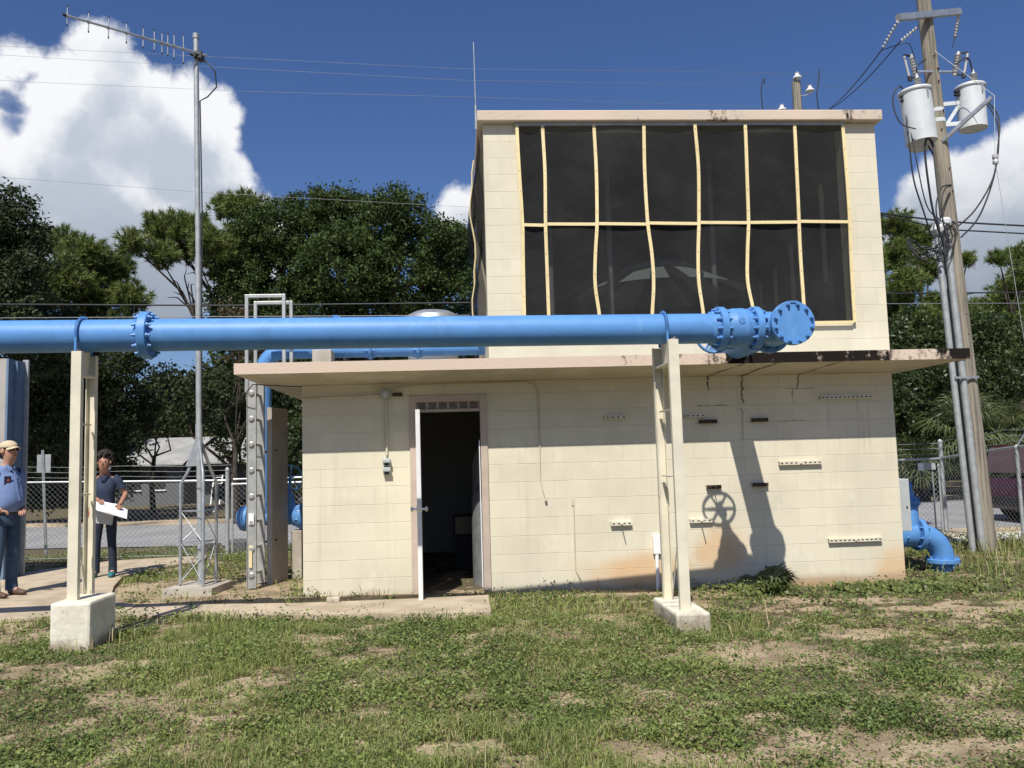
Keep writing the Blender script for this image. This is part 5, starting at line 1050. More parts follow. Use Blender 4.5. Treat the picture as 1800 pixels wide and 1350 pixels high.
for (r0,r1,nc,per,sz) in ((3.2,5.6,15500,13,.0105),(5.6,8.2,15500,12,.0120),(8.2,16,12000,11,.018)):
    x,y=wedge(nc,r0,r1); k=okmask(x,y); x,y=x[k],y[k]; b=bare(x,y); pt=np.clip((fbm(x,y,1.7,4,90)-.40)/.16,0,1)
    right=np.clip((x-1.8)/1.5,0,1)
    k=rng.random(len(x))<((1-b)**1.1*(.25+.75*pt)*(.75+.25*right)+.085); x,y,pt=x[k],y[k],pt[k]; n=len(x)
    R_=sz*3.9*rng.uniform(.5,1.3,n)
    off=rng.normal(size=(n,per,2))*R_[:,None,None]; px=x[:,None]+off[...,0]; py=y[:,None]+off[...,1]
    hz_=np.abs(rng.normal(0,1,(n,per)))*R_[:,None]*.62*(.4+pt[:,None])+.005
    c=np.stack([px,py,G(px,py)+hz_],-1).reshape(-1,3)
    nr=rng.normal(size=(len(c),3))*.55+np.array([0,0,1]); nr/=np.linalg.norm(nr,axis=1,keepdims=True)
    a=np.cross(nr,rdir(len(c))); a/=np.linalg.norm(a,axis=1,keepdims=True); bb=np.cross(nr,a); s=sz*rng.uniform(.6,1.5,(len(c),1))
    Vw.append(np.stack([c-a*s,c+bb*s*.55,c+a*s,c-bb*s*.55],1)); ti=np.clip(rng.normal(.42,.24,(n,1))+1.1*(fbm(x,y,1.4,3,79)-.5)[:,None]+rng.normal(0,.18,(n,per)),0,.92); ti[rng.random(n)<np.clip(.06+.8*(fbm(x,y,2.3,3,80)-.52),.03,.4)]=1.0; Tw.append(ti.ravel())
# round-leaved creeper along the wall foot at the right
x=rng.uniform(3.95,7.6,2600); y=-.30-np.abs(rng.normal(0,.24,2600)); c=np.stack([x,y,G(x,y)+rng.uniform(.01,.09,2600)],1); k=fbm(x,y,2.2,3,5)>.42; c=c[k]
nr=rng.normal(size=(len(c),3))*.4+np.array([0,-.5,1]); nr/=np.linalg.norm(nr,axis=1,keepdims=True); a=np.cross(nr,rdir(len(c))); a/=np.linalg.norm(a,axis=1,keepdims=True); bb=np.cross(nr,a); s=.026*rng.uniform(.6,1.3,(len(c),1))
o=npmesh('creeper',M['lightl'],np.stack([c-a*s,c+bb*s*.9,c+a*s,c-bb*s*.9],1).reshape(-1,3),np.arange(4*len(c)).reshape(-1,4),None,(5.5,-.5,-.08),tint=np.repeat(rng.random(len(c)),4)); tag(o,'pale round leaved creeper along the foot of the wall','ground cover',kind='stuff')
Vg=np.concatenate(Vg); n=len(Vg); V=Vg.reshape(-1,3); i=np.arange(n)[:,None]*5
F=np.concatenate([i+np.array([[0,1,2]]),i+np.array([[0,2,4]]),i+np.array([[4,2,3]])])
o=npmesh('grass',M['grass'],V,F,None,(1.8,-4,0),tint=np.repeat(np.concatenate(Tg),5)); tag(o,'thin patchy grass blades over the lawn','grass',kind='stuff')
V=np.concatenate(Vw).reshape(-1,3); o=npmesh('weeds',M['weed'],V,np.arange(len(V)).reshape(-1,4),None,(1.8,-4,0),tint=np.repeat(np.concatenate(Tw),4)); tag(o,'low creeping broad leaved weeds among the grass','weeds',kind='stuff')
# long weeds at the wall foot and at the blocks
V=[];F=[];T=[]
for (cx,cy,n,h) in ((2.25,-.35,60,.12),(2.9,-.1,14,.16),(3.35,-2.5,40,.12),(3.95,-2.4,50,.14),(3.7,-2.62,40,.16),(.0,-.15,22,.12),(.35,-.15,14,.10),(.75,-.14,12,.14),(6.6,-.15,40,.10),(5.6,-.2,40,.08),(-1.3,-2.55,40,.12),(-1.1,-2.2,60,.15),(8.4,.4,260,.2),(9.3,1.7,300,.28),(10.2,2.4,200,.35),(7.7,1.3,160,.2),(1.55,-1.72,60,.14),(-.5,-1.45,80,.13),(4.3,-2.3,16,.30),(.95,-1.0,24,.10),(.3,-1.2,12,.08)):
    for k in range(n):
        x=cx+random.gauss(0,.16 if n<150 else .5); y=cy+random.gauss(0,.06 if n<150 else .35); az=random.uniform(0,6.28); L_=h*random.uniform(.4,1.2); ln=random.uniform(.1,.9); z=float(G(x,y)); w=.0035
        if 0<x<6.95 and y>-.02: continue
        d=Vector((math.cos(az),math.sin(az),0)); s_=Vector((-math.sin(az),math.cos(az),0))*w; b=Vector((x,y,z)); m1=b+d*L_*ln*.4+Vector((0,0,L_*.6)); e=b+d*L_*ln+Vector((0,0,L_*(1-.3*ln)))
        i0=len(V); V+=[tuple(b-s_),tuple(b+s_),tuple(m1+s_),tuple(e),tuple(m1-s_)]; F+=[(i0,i0+1,i0+2),(i0,i0+2,i0+4),(i0+4,i0+2,i0+3)]; T+=[random.choice((.3,.5,.7,1.0))]*5
o=npmesh('tall_weeds',M['grass'],np.array(V),np.array(F),None,(3,-1,0),tint=T); tag(o,'longer grass tufts along the wall foot, blocks and fence','weeds',kind='stuff')
V=[]
x,y=wedge(26000,3.2,10.5); k=okmask(x,y); x,y=x[k],y[k]; k=rng.random(len(x))<.35+.5*np.clip((fbm(x,y,2.1,3,99)-.42)/.15,0,1); x,y=x[k],y[k]; n=len(x)
az=rng.uniform(0,6.283,n); L_=rng.uniform(.015,.06,(n,1)); d=np.stack([np.cos(az),np.sin(az),rng.uniform(-.05,.25,n)],1)*L_; sd=np.stack([-np.sin(az),np.cos(az),np.zeros(n)],1)*.0016; c=np.stack([x,y,G(x,y)+rng.uniform(.003,.012,n)],1)
o=npmesh('thatch',M['grass'],np.stack([c-sd,c+sd,c+d+sd*.6,c+d-sd*.6],1).reshape(-1,3),np.arange(4*n).reshape(-1,4),None,(2,-4,0),tint=np.repeat(np.where(rng.random(n)<.75,1.0,.15),4)); tag(o,'dead straw lying flat between the grass and weeds','thatch',kind='stuff')
# pebbles, twigs
ic=[(0,0,1),(.894,0,.447),(.276,.851,.447),(-.724,.526,.447),(-.724,-.526,.447),(.276,-.851,.447),(.724,.526,-.447),(-.276,.851,-.447),(-.894,0,-.447),(-.276,-.851,-.447),(.724,-.526,-.447),(0,0,-1)]
fc=[(0,1,2),(0,2,3),(0,3,4),(0,4,5),(0,5,1),(1,6,2),(2,7,3),(3,8,4),(4,9,5),(5,10,1),(2,6,7),(3,7,8),(4,8,9),(5,9,10),(1,10,6),(11,7,6),(11,8,7),(11,9,8),(11,10,9),(11,6,10)]
x,y=wedge(4000,3.3,12); k=okmask(x,y); x,y=x[k],y[k]; k=rng.random(len(x))<bare(x,y)*.8+.05; x,y=x[k],y[k]; n=len(x); s=rng.uniform(.003,.013,(n,1,1))
V=(np.array(ic)[None]*s*rng.uniform(.6,1.2,(n,12,3))*np.array([1,1,.6])+np.stack([x,y,G(x,y)],1)[:,None]).reshape(-1,3); F=(np.arange(n)[:,None,None]*12+np.array(fc)[None]).reshape(-1,3)
o=npmesh('pebbles',M['sand'],V,F,None,(2,-4,0)); tag(o,'scattered small pebbles and crumbs of soil on the bare patches','pebbles',kind='stuff')
o=MB().box((.37,-.73,.062),(.50,-.66,.112)).build('brick',M['block'],None,(.43,-.7,.036),bevel=.004,label='small pale loose brick lying on the path edge near the wall',cat='brick')
o=MB().tube([(-1.18,-1.5,.035),(-.98,-1.42,.04)],.035,14,caps=False).build('pipe_stub',M['black'],None,(-1.1,-1.5,0),label='short black plastic pipe stub beside the high concrete block',cat='pipe')
tw=MB()
for k in range(70):
    x=random.uniform(-3,6.5); y=random.uniform(-6,-.8); a=random.uniform(0,3.14); l=random.uniform(.03,.13); z=float(G(x,y))+.008
    if inpoly(np.array([x]),np.array([y]),PATHP[0])[0]: continue
    tw.tube([(x,y,z),(x+l*.5*math.cos(a),y+l*.5*math.sin(a),z+.01),(x+l*math.cos(a+.2),y+l*math.sin(a+.2),z+.002)],.003,4)
o=tw.build('twigs',M['bark'],None,(2,-4,0)); tag(o,'dry twigs scattered over the lawn','twigs',kind='stuff')
# ------------------------------------------------------------ fences
def fencerun(th,p0,p1,za,zb,g0,g1,n=None,barb=True,side=1):
    p0=Vector(p0);p1=Vector(p1);L_=(p1-p0).length; d=(p1-p0)/L_; nrm=Vector((-d.y,d.x))*side
    def P(u,v): 
        xy=p0+d*u; t=u/L_; lo=g0+(g1-g0)*t; hi=za+(zb-za)*t; return Vector((xy.x,xy.y,lo+(hi-lo)*v))
    H=((za-g0)+(zb-g1))/2; s=.085; mb=MB(); w=.0022
    for sg in (1,-1):
        k0=-H if sg>0 else 0; u0=k0
        while u0<L_+(0 if sg>0 else H):
            a=u0; b=u0+sg*H; va,vb=0,1
            lo,hi=min(a,b),max(a,b)
            if hi>0 and lo<L_:
                def cl(u): return (u-a)/(b-a)
                ua=max(min(a,L_),0); ub=max(min(b,L_),0)
                if abs(ua-ub)>.01: mb.tube([P(ua,cl(ua)),P(ub,cl(ub))],w,3,caps=False,smooth=False)
            u0+=s
    mb.build('chain_link_mesh',M['galv'],th)
    MB().tube([P(0,1.0),P(L_,1.0)],.021,10).build('top_rail',M['galv'],th)
    MB().tube([P(0,.02),P(L_,.02)],.004,5).build('tension_wire',M['galv'],th)
    if barb:
        for k in (1,2,3):
            q=[P(L_*t,1)+Vector((nrm.x*.07*k,nrm.y*.07*k,.085*k-.02*math.sin(math.pi*t*3)**2)) for t in np.linspace(0,1,13)]
            m_=MB().tube(q,.0028,4,caps=False)
            for t in np.arange(.06,L_,.13):
                c=P(t,1)+Vector((nrm.x*.07*k,nrm.y*.07*k,.085*k)); m_.tube([c+Vector((.0,.0,-.018)),c+Vector((.006,0,.018))],.0018,3,caps=False)
            m_.build('barbed_wire',M['galvm'],th)
    return P
def fpost(th,x,y,z0,z1,r=.028,arm=None,m='galvm'):
    MB().tube([(x,y,z0-.15),(x,y,z1)],r,14).lathe((x,y,z1),(0,0,1),[(r+.006,-.03),(r+.006,.0),(r*.5,.03),(0,.035)],14).build('post',M[m],th)
    if arm: MB().bar((x,y,z1),(x+arm[0],y+arm[1],z1+arm[2]),.03,.012).build('wire_arm',M['galv'],th)
Fl=thing('chain_link_fence',(-4,4.5,0),'low chain link fence with barbed wire along the street left of the building','fence')
fencerun(Fl,(-7.2,4.5),(-2.06,4.5),1.355,1.255,.08,.04)
fpost(Fl,-2.06,4.5,0,1.44,.034); fpost(Fl,-4.10,4.5,0,1.32,.024,(.10,.16,.20)); fpost(Fl,-6.2,4.5,0,1.34,.024,(.10,.16,.20))
fpost(Fl,-1.985,4.52,0,1.19,.018)
fencerun(Fl,(-1.98,4.52),(.2,4.52),1.19,1.19,.04,.03,barb=False)
MB().tube([(-1.98,4.56,1.27),(.2,4.56,1.27)],.018,8).build('top_rail',M['galv'],Fl)
Fr=thing('chain_link_fence',(10.13,4.5,0),'chain link fence with barbed wire turning the corner beyond the leaning pole','fence')
fencerun(Fr,(7.2,4.5),(10.13,4.5),1.245,1.265,-.05,-.04,barb=False)
fencerun(Fr,(10.13,4.5),(10.12,2.5),1.275,1.44,-.04,.05,side=-1)
fencerun(Fr,(10.12,2.5),(10.2,.2),1.44,1.50,.05,.0,side=-1)
fpost(Fr,10.13,4.5,-.05,1.57,.036); fpost(Fr,10.05,4.47,-.05,1.15,.016)
fpost(Fr,10.12,2.5,0,1.44,.03,(.17,-.02,.24)); fpost(Fr,9.95,4.5,-.05,1.05,.014)
for z in (1.34,1.43,1.52): MB().tube([(7.2,4.5,z),(10.13,4.5,z+.01)],.003,4,caps=False).build('barbed_wire',M['galvm'],Fr)
t=thing('fence_sign',(9.85,4.46,1.16),'small white and grey plate wired to the fence beyond the right wall','sign'); MB().box((9.68,4.455,1.07),(9.78,4.465,1.20)).build('white_plate',M['white'],t); MB().box((9.782,4.455,1.08),(9.99,4.468,1.20)).build('grey_plate',M['greyp'],t)
t=thing('street_sign',(-5.24,5.3,-.03),'grey back of a small street sign on a galvanised post behind the fence','sign')
MB().bar((-5.30,5.3,-.1),(-5.40,5.3,1.86),.045,.02).build('sign_post',M['galv'],t)
MB().box((-5.50,5.315,1.47),(-5.27,5.322,1.78)).build('sign_plate',M['galvm'],t,bevel=.03)
o=MB().lathe((-2.62,5.5,.05),(.9,.3,0),[(0,-.16),(.10,-.16),(.11,0),(.10,.18),(0,.18)],12).build('log',M['bark'],None,(-2.62,5.5,0)); tag(o,'short dark log lying behind the fence left of the ladder','log')
o=MB().box((-2.25,5.1,-.1),(-1.80,5.5,.22)).build('utility_box',M['sidg'],None,(-2,5.3,0),bevel=.03); tag(o,'squat grey box standing behind the fence gate','utility box')
x=rng.uniform(8.7,11.4,900); y=rng.uniform(3.3,4.3,900)+.0; s=rng.uniform(.015,.045,(900,1,1)); V=(np.array(ic)[None]*s*rng.uniform(.6,1.2,(900,12,3))*np.array([1,1,.6])+np.stack([x,y,G(x,y)+.01],1)[:,None]).reshape(-1,3); F=(np.arange(900)[:,None,None]*12+np.array(fc)[None]).reshape(-1,3)
o=npmesh('gravel',M['white'],V,F,None,(10,3.8,0)); tag(o,'white stones along the right fence','gravel',kind='stuff')
# ------------------------------------------------------------ steel tank end at the left edge
t=thing('steel_tank',(-4.27,2.0,0),'grey beige tank end with a blue painted side at the left edge behind the man','tank')
MB().box((-7.5,2.0,-.2),(-4.30,2.42,3.02)).build('tank_wall',M['tankw'],t); M['dullblue']=mat('faded dull blue tank paint',(.13,.21,.31),.7,c2=(.10,.165,.25),ns=2,bump=.2); MB().box((-4.2995,2.0,-.2),(-4.27,2.42,3.02)).build('blue_side',M['dullblue'],t)  # side is a duller, greyer blue than the pipes
MB().box((-4.2695,2.16,-.2),(-4.235,2.19,3.0)).build('blue_rib',M['dullblue'],t); MB().box((-4.2995,2.4205,-.2),(-4.225,2.46,3.05)).build('corner_trim',M['galvm'],t)
# ------------------------------------------------------------ house and vehicles across the street
h=thing('house',(-10.5,28,-.05),'low grey house with a pale metal roof in tree shade across the street','house')
MB().box((-12.7,26.5,-.1),(-9.9,31,1.72)).box((-9.895,27.3,-.1),(-6.8,31,1.66)).build('wall',M['sidg'],h)
r_=MB(); r_.face([(-13.1,26.0,1.66),(-9.75,26.0,1.66),(-9.3,28.7,2.85),(-12.1,28.7,2.85)]).face([(-13.1,26.0,1.66),(-12.1,28.7,2.85),(-13.1,31.4,1.66)]).face([(-12.1,28.7,2.85),(-9.3,28.7,2.85),(-9.3,31.4,1.66),(-13.1,31.4,1.66)]).box((-13.1,25.98,1.60),(-9.75,25.999,1.665)); r_.build('roof',M['roofw'],h)
r_=MB(); r_.face([(-9.9,26.4,1.70),(-6.5,26.4,1.70),(-6.5,28.9,2.78),(-9.34,28.9,2.78)]).box((-9.9,26.37,1.62),(-6.5,26.399,1.70)); r_.build('roof',M['roofw'],h)
MB().bar((-9.86,26.30,1.72),(-9.25,28.8,2.86),.12,.05).build('rake_shadow',M['hole'],h)  # dark bar laid in as the shadow of the rake between the roofs
MB().box((-8.75,27.5,2.2),(-8.5,27.8,2.55)).build('chimney',M['conc'],h)
for x in (-12.2,-11.2,-8.9): 
    f=MB().box((x,26.46 if x<-10 else 27.26,.6),(x+.55,26.49 if x<-10 else 27.29,1.35)).build('window',M['hole'],h); MB().box((x-.04,26.44 if x<-10 else 27.24,.55),(x+.59,26.459 if x<-10 else 27.259,.6)).build('sill',M['white'],f)
t=thing('ladder',(-8.3,25.5,0),'small white stepladder standing in front of the house','ladder')
for x in (-8.45,-8.10): MB().bar((x,25.4,-.05),(x+.05,25.7,1.15),.05,.03).build('rail',M['white'],t)
for z in (.2,.5,.8,1.05): MB().bar((-8.42,25.42+z*.25,z),(-8.08,25.42+z*.25,z),.04,.03).build('step',M['white'],t)
def car(name,label,x0,y0,z0,L_,Wd,H_,paint,cat,prof=None):
    t=thing(name,(x0+L_/2,y0+Wd/2,z0),label,cat)
    P=prof or [(0,.30),(.0,.62),(.06,.82),(.9,.92),(1.35,1.0)]
    low=[(0.02,.25),(0,.5),(.05,.74),(.12,.84),(1.15,.96),(L_-.15,.95),(L_-.03,.8),(L_,.4),(L_-.05,.25)]
    top=[(.14 if prof else 1.1,.95),(.30 if prof else 1.75,H_-.05),(.45 if prof else 1.95,H_),(L_-1.3,H_),(L_-1.0,H_-.06),(L_-.5,.955)]
    def ext(poly,ya,yb,m,nm,bev=.04):
        mb=MB(); n=len(poly); mb.face([(x0+a,ya,z0+b) for a,b in poly][::-1]); mb.face([(x0+a,yb,z0+b) for a,b in poly])
        for i in range(n): a,b=poly[i],poly[(i+1)%n]; mb.face([(x0+a[0],ya,z0+a[1]),(x0+b[0],ya,z0+b[1]),(x0+b[0],yb,z0+b[1]),(x0+a[0],yb,z0+a[1])])
        return mb.build(nm,m,t,bevel=bev)
    ext(low[::-1],y0,y0+Wd,M[paint],'body'); ext(top[::-1],y0+.09,y0+Wd-.09,M[paint],'cab')
    cx=[(top[0][0]+.16,1.0),(top[1][0]+.12,H_-.13),(L_-1.35,H_-.13),(L_-.85,1.0)]
    for yy in (y0+.078,y0+Wd-.088): ext(cx[::-1],yy,yy+.010,M['glass'],'window',.0)
    for wx in (.75,L_-.85):
        for yy in (y0+.11,y0+Wd-.11):
            w_=MB().lathe((x0+wx,yy,z0+.33),(0,1,0),[(.20,-.10),(.31,-.105),(.335,-.08),(.335,.08),(.31,.105),(.20,.10)],24).build('wheel',M['black'],t)
            MB().lathe((x0+wx,yy,z0+.33),(0,-1,0),[(.20,.085),(.06,.09),(.05,.105),(0,.105)],18).build('rim',M['galv'],w_)
    MB().box((x0-.03,y0+.06,z0+.32),(x0+.06,y0+Wd-.06,z0+.50)).build('bumper',M['black'],t,bevel=.02)
    for yy in (y0+.03,y0+Wd-.22): MB().box((x0-.005,yy,z0+.62),(x0+.07,yy+.19,z0+.76)).build('tail_light',M['redbr'],t,bevel=.01)
    return t
car('parked_car','maroon car parked beyond the fence at the right edge',12.35,5.3,-.03,4.4,1.75,1.50,'red','car',prof=1)
car('parked_car','black car parked in front of the house half hidden by trees',-8.0,24.0,-.05,4.2,1.7,1.40,'carblk','car')
# ------------------------------------------------------------ people
def solid(o):
    dg=bpy.context.evaluated_depsgraph_get(); me=bpy.data.meshes.new_from_object(o.evaluated_get(dg)); old=o.data; o.modifiers.clear(); o.data=me; bpy.data.meshes.remove(old)
    for p in me.polygons: p.use_smooth=True
    return o
def skin(name,nodes,edges,m,parent,root=0,sub=2,disp=0):
    """nodes: world points with (rx, ry) radii"""
    org=wpos(parent); me=bpy.data.meshes.new(name); me.from_pydata([tuple(Vector(n[0])-org) for n in nodes],edges,[]); me.update()
    o=bpy.data.objects.new(name,me); col.objects.link(o); o.parent=parent
    s=o.modifiers.new('skin','SKIN'); s.use_smooth_shade=True
    for i,n in enumerate(nodes): me.skin_vertices[0].data[i].radius=n[1] if isinstance(n[1],tuple) else (n[1],n[1]); me.skin_vertices[0].data[i].use_root=(i==root)
    o.modifiers.new('sub','SUBSURF').levels=sub; o.modifiers['sub'].render_levels=sub
    bpy.context.view_layer.update(); solid(o); o.data.materials.clear(); o.data.materials.append(m); return o
def chain(lst,base=0): return [(base+i,base+i+1) for i in range(lst-1)]
def person(base,ang,label,sc,skinm,topm,botm,shoem,arms,head_fwd=0.02,head_drop=0,belly=0,woman=False):
    t=thing('person',base,label,'person'); b=Vector(base); f=Vector((math.cos(ang),math.sin(ang),0)); l=Vector((-f.y,f.x,0))
    def P(s,fo,z): return b+(l*s+f*fo+Vector((0,0,z)))*sc
    R_=lambda r: r*sc
    sh=.185 if not woman else .155
    aL,aR=arms   # each: elbow, wrist, handdir
    hf=head_fwd; hz=-head_drop
    N_=[(P(0,0,.93),R_(.085)),(P(0,.01,1.12),R_(.085)),(P(0,.0,1.32),R_(.085)),(P(0,0,1.40),R_(.058)),(P(0,.01+hf*.3,1.49+hz*.4),R_(.050)),(P(0,.03+hf*.8,1.565+hz),R_(.066)),(P(0,.02+hf,1.63+hz),(R_(.083),R_(.094))),(P(0,.0+hf,1.70+hz),(R_(.078),R_(.092))),(P(0,-.01+hf,1.745+hz),(R_(.045),R_(.055)))]
    E_=chain(9)
    def add(parent,pts):
        p=parent
        for q in pts: N_.append(q); E_.append((p,len(N_)-1)); p=len(N_)-1
        return p
    for sg,(el,wr,hd) in ((1,aL),(-1,aR)):
        add(3,[(P(sg*sh*.95,0,1.375),R_(.040)),(P(*el),R_(.040)),(P(*[(a+c)/2 for a,c in zip(el,wr)]),R_(.036)),(P(*wr),R_(.025)),(P(*[w+h*.045 for w,h in zip(wr,hd)]),(R_(.036),R_(.018))),(P(*[w+h*.085 for w,h in zip(wr,hd)]),(R_(.034),R_(.014)))])
    for sg in (1,-1): add(0,[(P(sg*.085,0,.86),R_(.066)),(P(sg*.10,.02,.50),R_(.045)),(P(sg*.115,-.01,.10),R_(.038)),(P(sg*.12,.09,.04),R_(.035))])
    skin('body',N_,E_,skinm,t,0)
    # clothes: lofted rings with folds, sleeves and legs as tapered tubes
    def loft(rings,n=26,close=True,fold=.006,sd=0):
        mb=MB(); B=[]
        for ri,(c_l,c_f,z,a_,b_) in enumerate(rings):
            row=[]
            for k in range(n):
                t_=2*math.pi*k/n; w_=1+fold/.15*(math.sin(5*t_+ri*1.3+sd)*.5+math.sin(9*t_-ri*.9+sd)*.35)
                row.append(P(c_l+math.cos(t_)*a_*w_,c_f+math.sin(t_)*b_*w_,z))
            B.append(row)
        base_=len(mb.v); mb.v+=[tuple(p) for row in B for p in row]
        for i in range(len(B)-1):
            for k in range(n): k2=(k+1)%n; mb.f.append((base_+i*n+k,base_+i*n+k2,base_+(i+1)*n+k2,base_+(i+1)*n+k)); mb.sm.append(True)
        return mb
    def addmb(m1,m2):
        o_=len(m1.v); m1.v+=m2.v; m1.f+=[tuple(i+o_ for i in f_) for f_ in m2.f]; m1.sm+=m2.sm; return m1
    if woman: rg=[(0,-.005,.90,.150,.110),(0,0,.98,.143,.104),(0,.0,1.06,.128,.094),(0,.01,1.16,.132,.102),(0,.02,1.25,.143,.116),(0,.01,1.34,.150,.098),(0,0,1.40,.135,.080),(0,.005,1.435,.085,.064),(0,.012,1.455,.058,.055)]
    else: rg=[(0,.01,.955,.172,.135),(0,.03,1.0,.182,.158),(0,.045,1.08,.182,.168),(0,.035,1.17,.180,.158),(0,.02,1.27,.184,.142),(0,.0,1.36,.182,.118),(0,-.01,1.42,.160,.092),(0,0,1.46,.105,.074),(0,.01,1.485,.072,.066)]
    shirt=loft(rg,sd=1 if woman else 0)
    for sg,(el,wr,hd) in ((1,aL),(-1,aR)):
        s0=Vector((sg*sh*.72,0,1.40)); s1=Vector((sg*sh*.98,0,1.375)); e=Vector(el); k=.60 if woman else .88; r0_=.064 if woman else .074
        pts=[s0,s1,s1.lerp(e,k*.35),s1.lerp(e,k*.7),s1.lerp(e,k)]
        shirt.tube([P(*q) for q in pts],[R_(r0_*.95),R_(r0_*1.08),R_(r0_),R_(r0_*.93),R_(r0_*.95)],18,caps=False)
    so_=shirt.build('shirt',topm,t); so_.modifiers.new('s','SUBSURF').render_levels=1
    if not woman:
        c0_=MB()
        for sg in (1,-1): c0_.bar(P(sg*.055,.055,1.485),P(sg*.02,.10,1.44),.006,.045)
        c0_.bar(P(0,.128,1.42),P(0,.213,1.08),.022,.006); c0_.build('placket',topm,so_)
        MB().bar(P(.045,.148,1.27),P(.135,.120,1.27),.008,.10).build('pocket',topm,so_)
    hipw,hipf=(.150,.115) if woman else (.168,.135)
    tro=loft([(0,0,.975,hipw*.94,hipf*.95),(0,-.005,.92,hipw*1.0,hipf*1.0),(0,-.01,.86,hipw*1.03,hipf*1.02),(0,-.005,.80,hipw*1.0,hipf*.95)],sd=2)
    for sg in (1,-1):
        k_=.9 if woman else 1.0
        lg=loft([(sg*.080,-.005,.84,.086*k_,.100*k_),(sg*.088,0,.74,.084*k_,.096*k_),(sg*.095,.008,.62,.075*k_,.084*k_),(sg*.10,.016,.52,.067*k_,.073*k_),(sg*.104,.012,.46,.064*k_,.070*k_),(sg*.108,.0,.34,.062*k_,.070*k_),(sg*.112,-.01,.22,.060*k_,.064*k_),(sg*.115,-.008,.13,.063*k_,.066*k_),(sg*.115,-.002,.085,.066*k_,.071*k_),(sg*.116,.0,.055,.062*k_,.070*k_)],n=20,fold=.010,sd=sg*2)
        addmb(tro,lg)
    to_=tro.build('trousers',botm,t); to_.modifiers.new('s','SUBSURF').render_levels=1
    for sg in (1,-1): skin('shoe',[(P(sg*.118,-.05,.045),(R_(.040),R_(.045))),(P(sg*.12,.04,.045),(R_(.042),R_(.045))),(P(sg*.125,.13,.035),(R_(.045),R_(.034))),(P(sg*.127,.20,.028),(R_(.036),R_(.024)))],chain(4),shoem,t,1,1)
    bl_=loft([(0,0,.935,hipw*1.0,hipf*1.03),(0,0,.936,hipw*1.03,hipf*1.06),(0,0,.970,hipw*1.02,hipf*1.06),(0,0,.971,hipw*.98,hipf*1.0)],sd=2) if not woman else MB().bar(P(-.02,hipf*1.02,.93),P(.02,hipf*1.02,.93),.03,.01)
    bl_.build('belt',M['black'],t)
    # fingers
    for sg,(el,wr,hd) in ((1,aL),(-1,aR)):
        w=Vector(wr); h=Vector(hd).normalized(); kn=w+h*.088; side=h.cross(Vector((0,0,1))); side=side.normalized() if side.length>.1 else Vector((1,0,0)); dn=side.cross(h).normalized()
        if dn.z>0: dn=-dn
        hb=MB()
        for k,ln in enumerate((.062,.072,.068,.052)):
            a=kn+side*(-.026+.0175*k); p1=a+h*ln*.5; p2=p1+(h*.75+dn*.6).normalized()*ln*.35; p3=p2+(h*.35+dn*.9).normalized()*ln*.28
            hb.tube([P(*(a-h*.015)),P(*p1),P(*p2),P(*p3)],[R_(.0095),R_(.009),R_(.0082),R_(.006)],8)
        a=w+h*.03-side*.028*sg; hb.tube([P(*a),P(*(a-side*.022*sg+h*.03)),P(*(a-side*.026*sg+h*.055+dn*.01))],[R_(.012),R_(.0105),R_(.007)],8)
        hb.build('fingers',skinm,t)
    # face
    hc=P(0,hf,1.655+hz); e=MB()
    nz_=MB(); nz_.face([P(-.014,hf+.098,1.632+hz),P(.014,hf+.098,1.632+hz),P(0,hf+.128,1.636+hz)]).face([P(-.014,hf+.098,1.632+hz),P(0,hf+.128,1.636+hz),P(0,hf+.105,1.682+hz)]).face([P(.014,hf+.098,1.632+hz),P(0,hf+.105,1.682+hz),P(0,hf+.128,1.636+hz)]); nz_.build('nose',skinm,t)
    for sg in (1,-1):
        MB().lathe(P(sg*.032,hf+.092,1.675+hz),f,[(0,.008),(.006,.006),(.008,0)],10).build('eye',M['hole'],t)
        MB().lathe(P(sg*.083,hf+.0,1.655+hz),l*sg,[(.028,-.004),(.030,.006),(.018,.012),(0,.010)],12).build('ear',skinm,t)
    MB().bar(P(-.024,hf+.104,1.602+hz),P(.024,hf+.104,1.602+hz),.008,.007).build('mouth',M['redbr'],t)
    return t,P,f,l,R_
man,P,f,l,R_=person((-3.47,.48,.082),-.36,'man in tan cap, light blue work shirt and jeans at the left edge',1.0,M['skin'],M['shirt'],M['jean'],M['boot'],(((.27,-.10,1.16),(.12,.14,.99),(-.7,.6,-.3)),((-.33,-.10,1.17),(-.24,.12,1.0),(.55,.8,-.25))),head_fwd=.03,belly=.055)
cp=MB(); hc=P(0,.025,1.695)
for i in range(7):
    a0=math.pi/2*i/7; a1=math.pi/2*(i+1)/7
    for k in range(28):
        t0,t1=2*math.pi*k/28,2*math.pi*(k+1)/28
        q=lambda a,t_: hc+(l*math.cos(t_)*math.cos(a)*.090+f*(math.sin(t_)*math.cos(a)*.108)+Vector((0,0,math.sin(a)**.8*.078*(1+.06*math.sin(3*t_)))))
        cp.face([q(a0,t0),q(a0,t1),q(a1,t1),q(a1,t0)],True)
c_=cp.build('cap',M['cap'],man); bl=MB()
for k in range(10):
    s0,s1=-1+.2*k,-1+.2*(k+1)
    g_=lambda s,o: hc+l*(s*.082)+f*(.085*math.sqrt(max(0,1-s*s*.55))+o*(.085*math.sqrt(max(0.05,1-s*s))))+Vector((0,0,.012-.028*s*s-.012*o))
    bl.face([g_(s0,0),g_(s0,1),g_(s1,1),g_(s1,0)],True).face([g_(s0,0)-Vector((0,0,.004)),g_(s1,0)-Vector((0,0,.004)),g_(s1,1)-Vector((0,0,.004)),g_(s0,1)-Vector((0,0,.004))],True)
bl.build('cap_bill',M['cap'],c_)
sg_=MB(); 
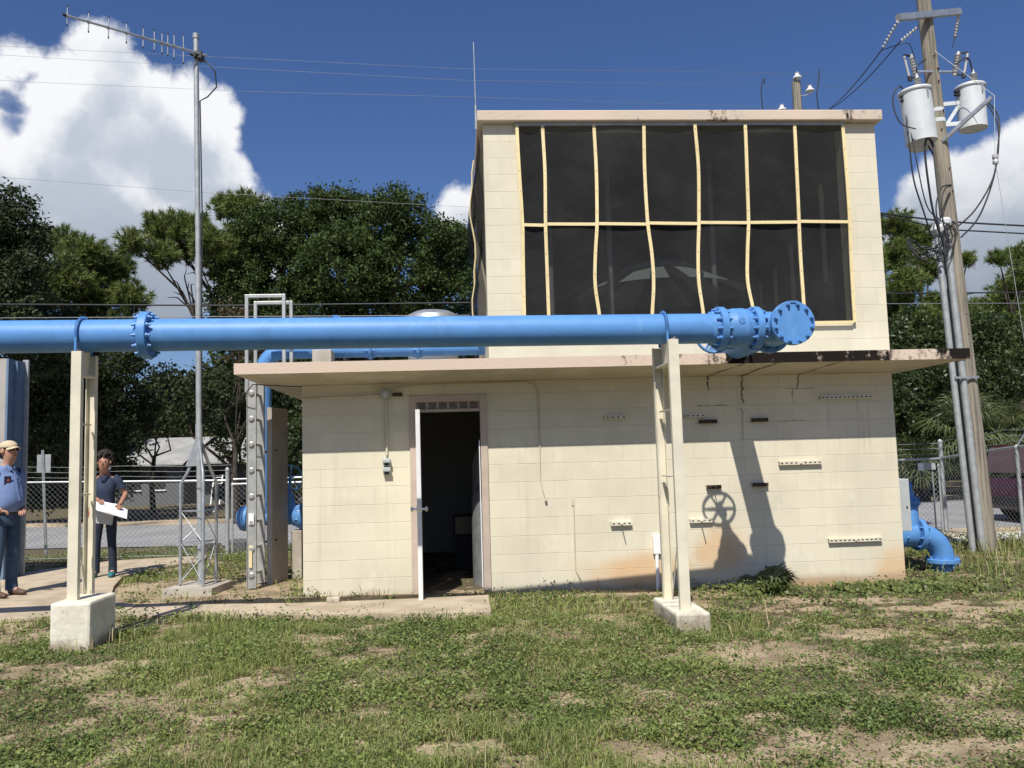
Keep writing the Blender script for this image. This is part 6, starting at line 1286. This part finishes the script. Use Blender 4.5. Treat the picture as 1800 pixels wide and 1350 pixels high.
for s in (-1,1): sg_.box((0,0,0),(0,0,0)) if 0 else sg_.bar(P(s*.012,.132,1.673),P(s*.062,.112,1.673),.006,.034).bar(P(s*.066,.11,1.68),P(s*.088,.01,1.68),.005,.008)
sg_.build('sunglasses',M['glass'],man)
MB().bar(P(-.125,.118,1.315),P(-.055,.142,1.315),.006,.10).build('name_patch',M['patch'],man); MB().lathe(P(-.088,.137,1.315),f,[(.014,0),(.014,.006),(0,.006)],12).build('badge',M['orange'],man)
# hair at the neck of the man
MB().lathe(P(0,-.055,1.63),-f,[(.075,-.02),(.065,.012),(.03,.028),(0,.03)],18).build('hair',M['greyp'],man)
wom,P,f,l,R_=person((-2.96,1.95,.082),-1.42,'woman in navy polo and dark jeans reading papers behind the tall pipe support',.925,M['skinw'],M['navy'],M['jeand'],M['teal'],(((.27,-.03,1.16),(.255,.24,1.02),(.15,.9,-.2)),((-.27,-.02,1.18),(-.03,.24,1.10),(.5,.75,-.2))),head_fwd=.06,head_drop=.035,woman=True)
hb=MB(); hc=P(0,.035,1.665)
for k in range(230):
    u=Vector(rdir(1)[0]); 
    if u.z<-.55: continue
    if u.dot(f)>.30 and u.z<.45: continue
    p=hc+Vector((u.x*.092,u.y*.102,u.z*.118)); tdir=u.cross(Vector(rdir(1)[0])).normalized(); c=[p,p+tdir*.022+u*.016,p+tdir*.038-Vector((0,0,.014))]
    hb.tube(c,[.016,.015,.007],6)
hb.lathe(hc-f*.012,(0,0,1),[(0,-.085),(.072,-.06),(.092,0),(.085,.05),(.055,.09),(0,.105)],20)
hb.build('hair',M['hair'],wom)
MB().bar(P(-.05,.085,1.445),P(-.012,.125,1.36),.012,.03).bar(P(.05,.085,1.445),P(.012,.125,1.36),.012,.03).build('collar',M['navy'],wom)
pa=MB(); A_=[(-3.0,1.80,1.10),(-2.98,1.52,1.045),(-2.84,1.46,.975),(-2.70,1.47,.955),(-2.50,1.50,.86),(-2.60,1.78,.955),(-2.76,1.80,1.04),(-2.88,1.84,1.05)]
pa.face(A_).face([(x,y,z-.006) for x,y,z in A_][::-1])
for i in range(8): a,b=A_[i],A_[(i+1)%8]; pa.face([a,(a[0],a[1],a[2]-.006),(b[0],b[1],b[2]-.006),b])
o=pa.build('papers',M['paper'],None,(-2.75,1.65,.95)); tag(o,'large white sheets of paper held open by the woman','papers')
o=MB().bar((-3.01,1.68,.93),(-2.73,1.66,.885),.012,.23).build('folder',M['greyp'],None,(-2.87,1.67,.88)); tag(o,'pale grey folder hanging under the papers the woman holds','folder')
# ------------------------------------------------------------ haze-free; done
for o in list(col.objects):
    if 'category' not in o and o.parent is None and o.get('kind')!='structure' and o.type in('MESH','EMPTY'): print('UNTAGGED',o.name)
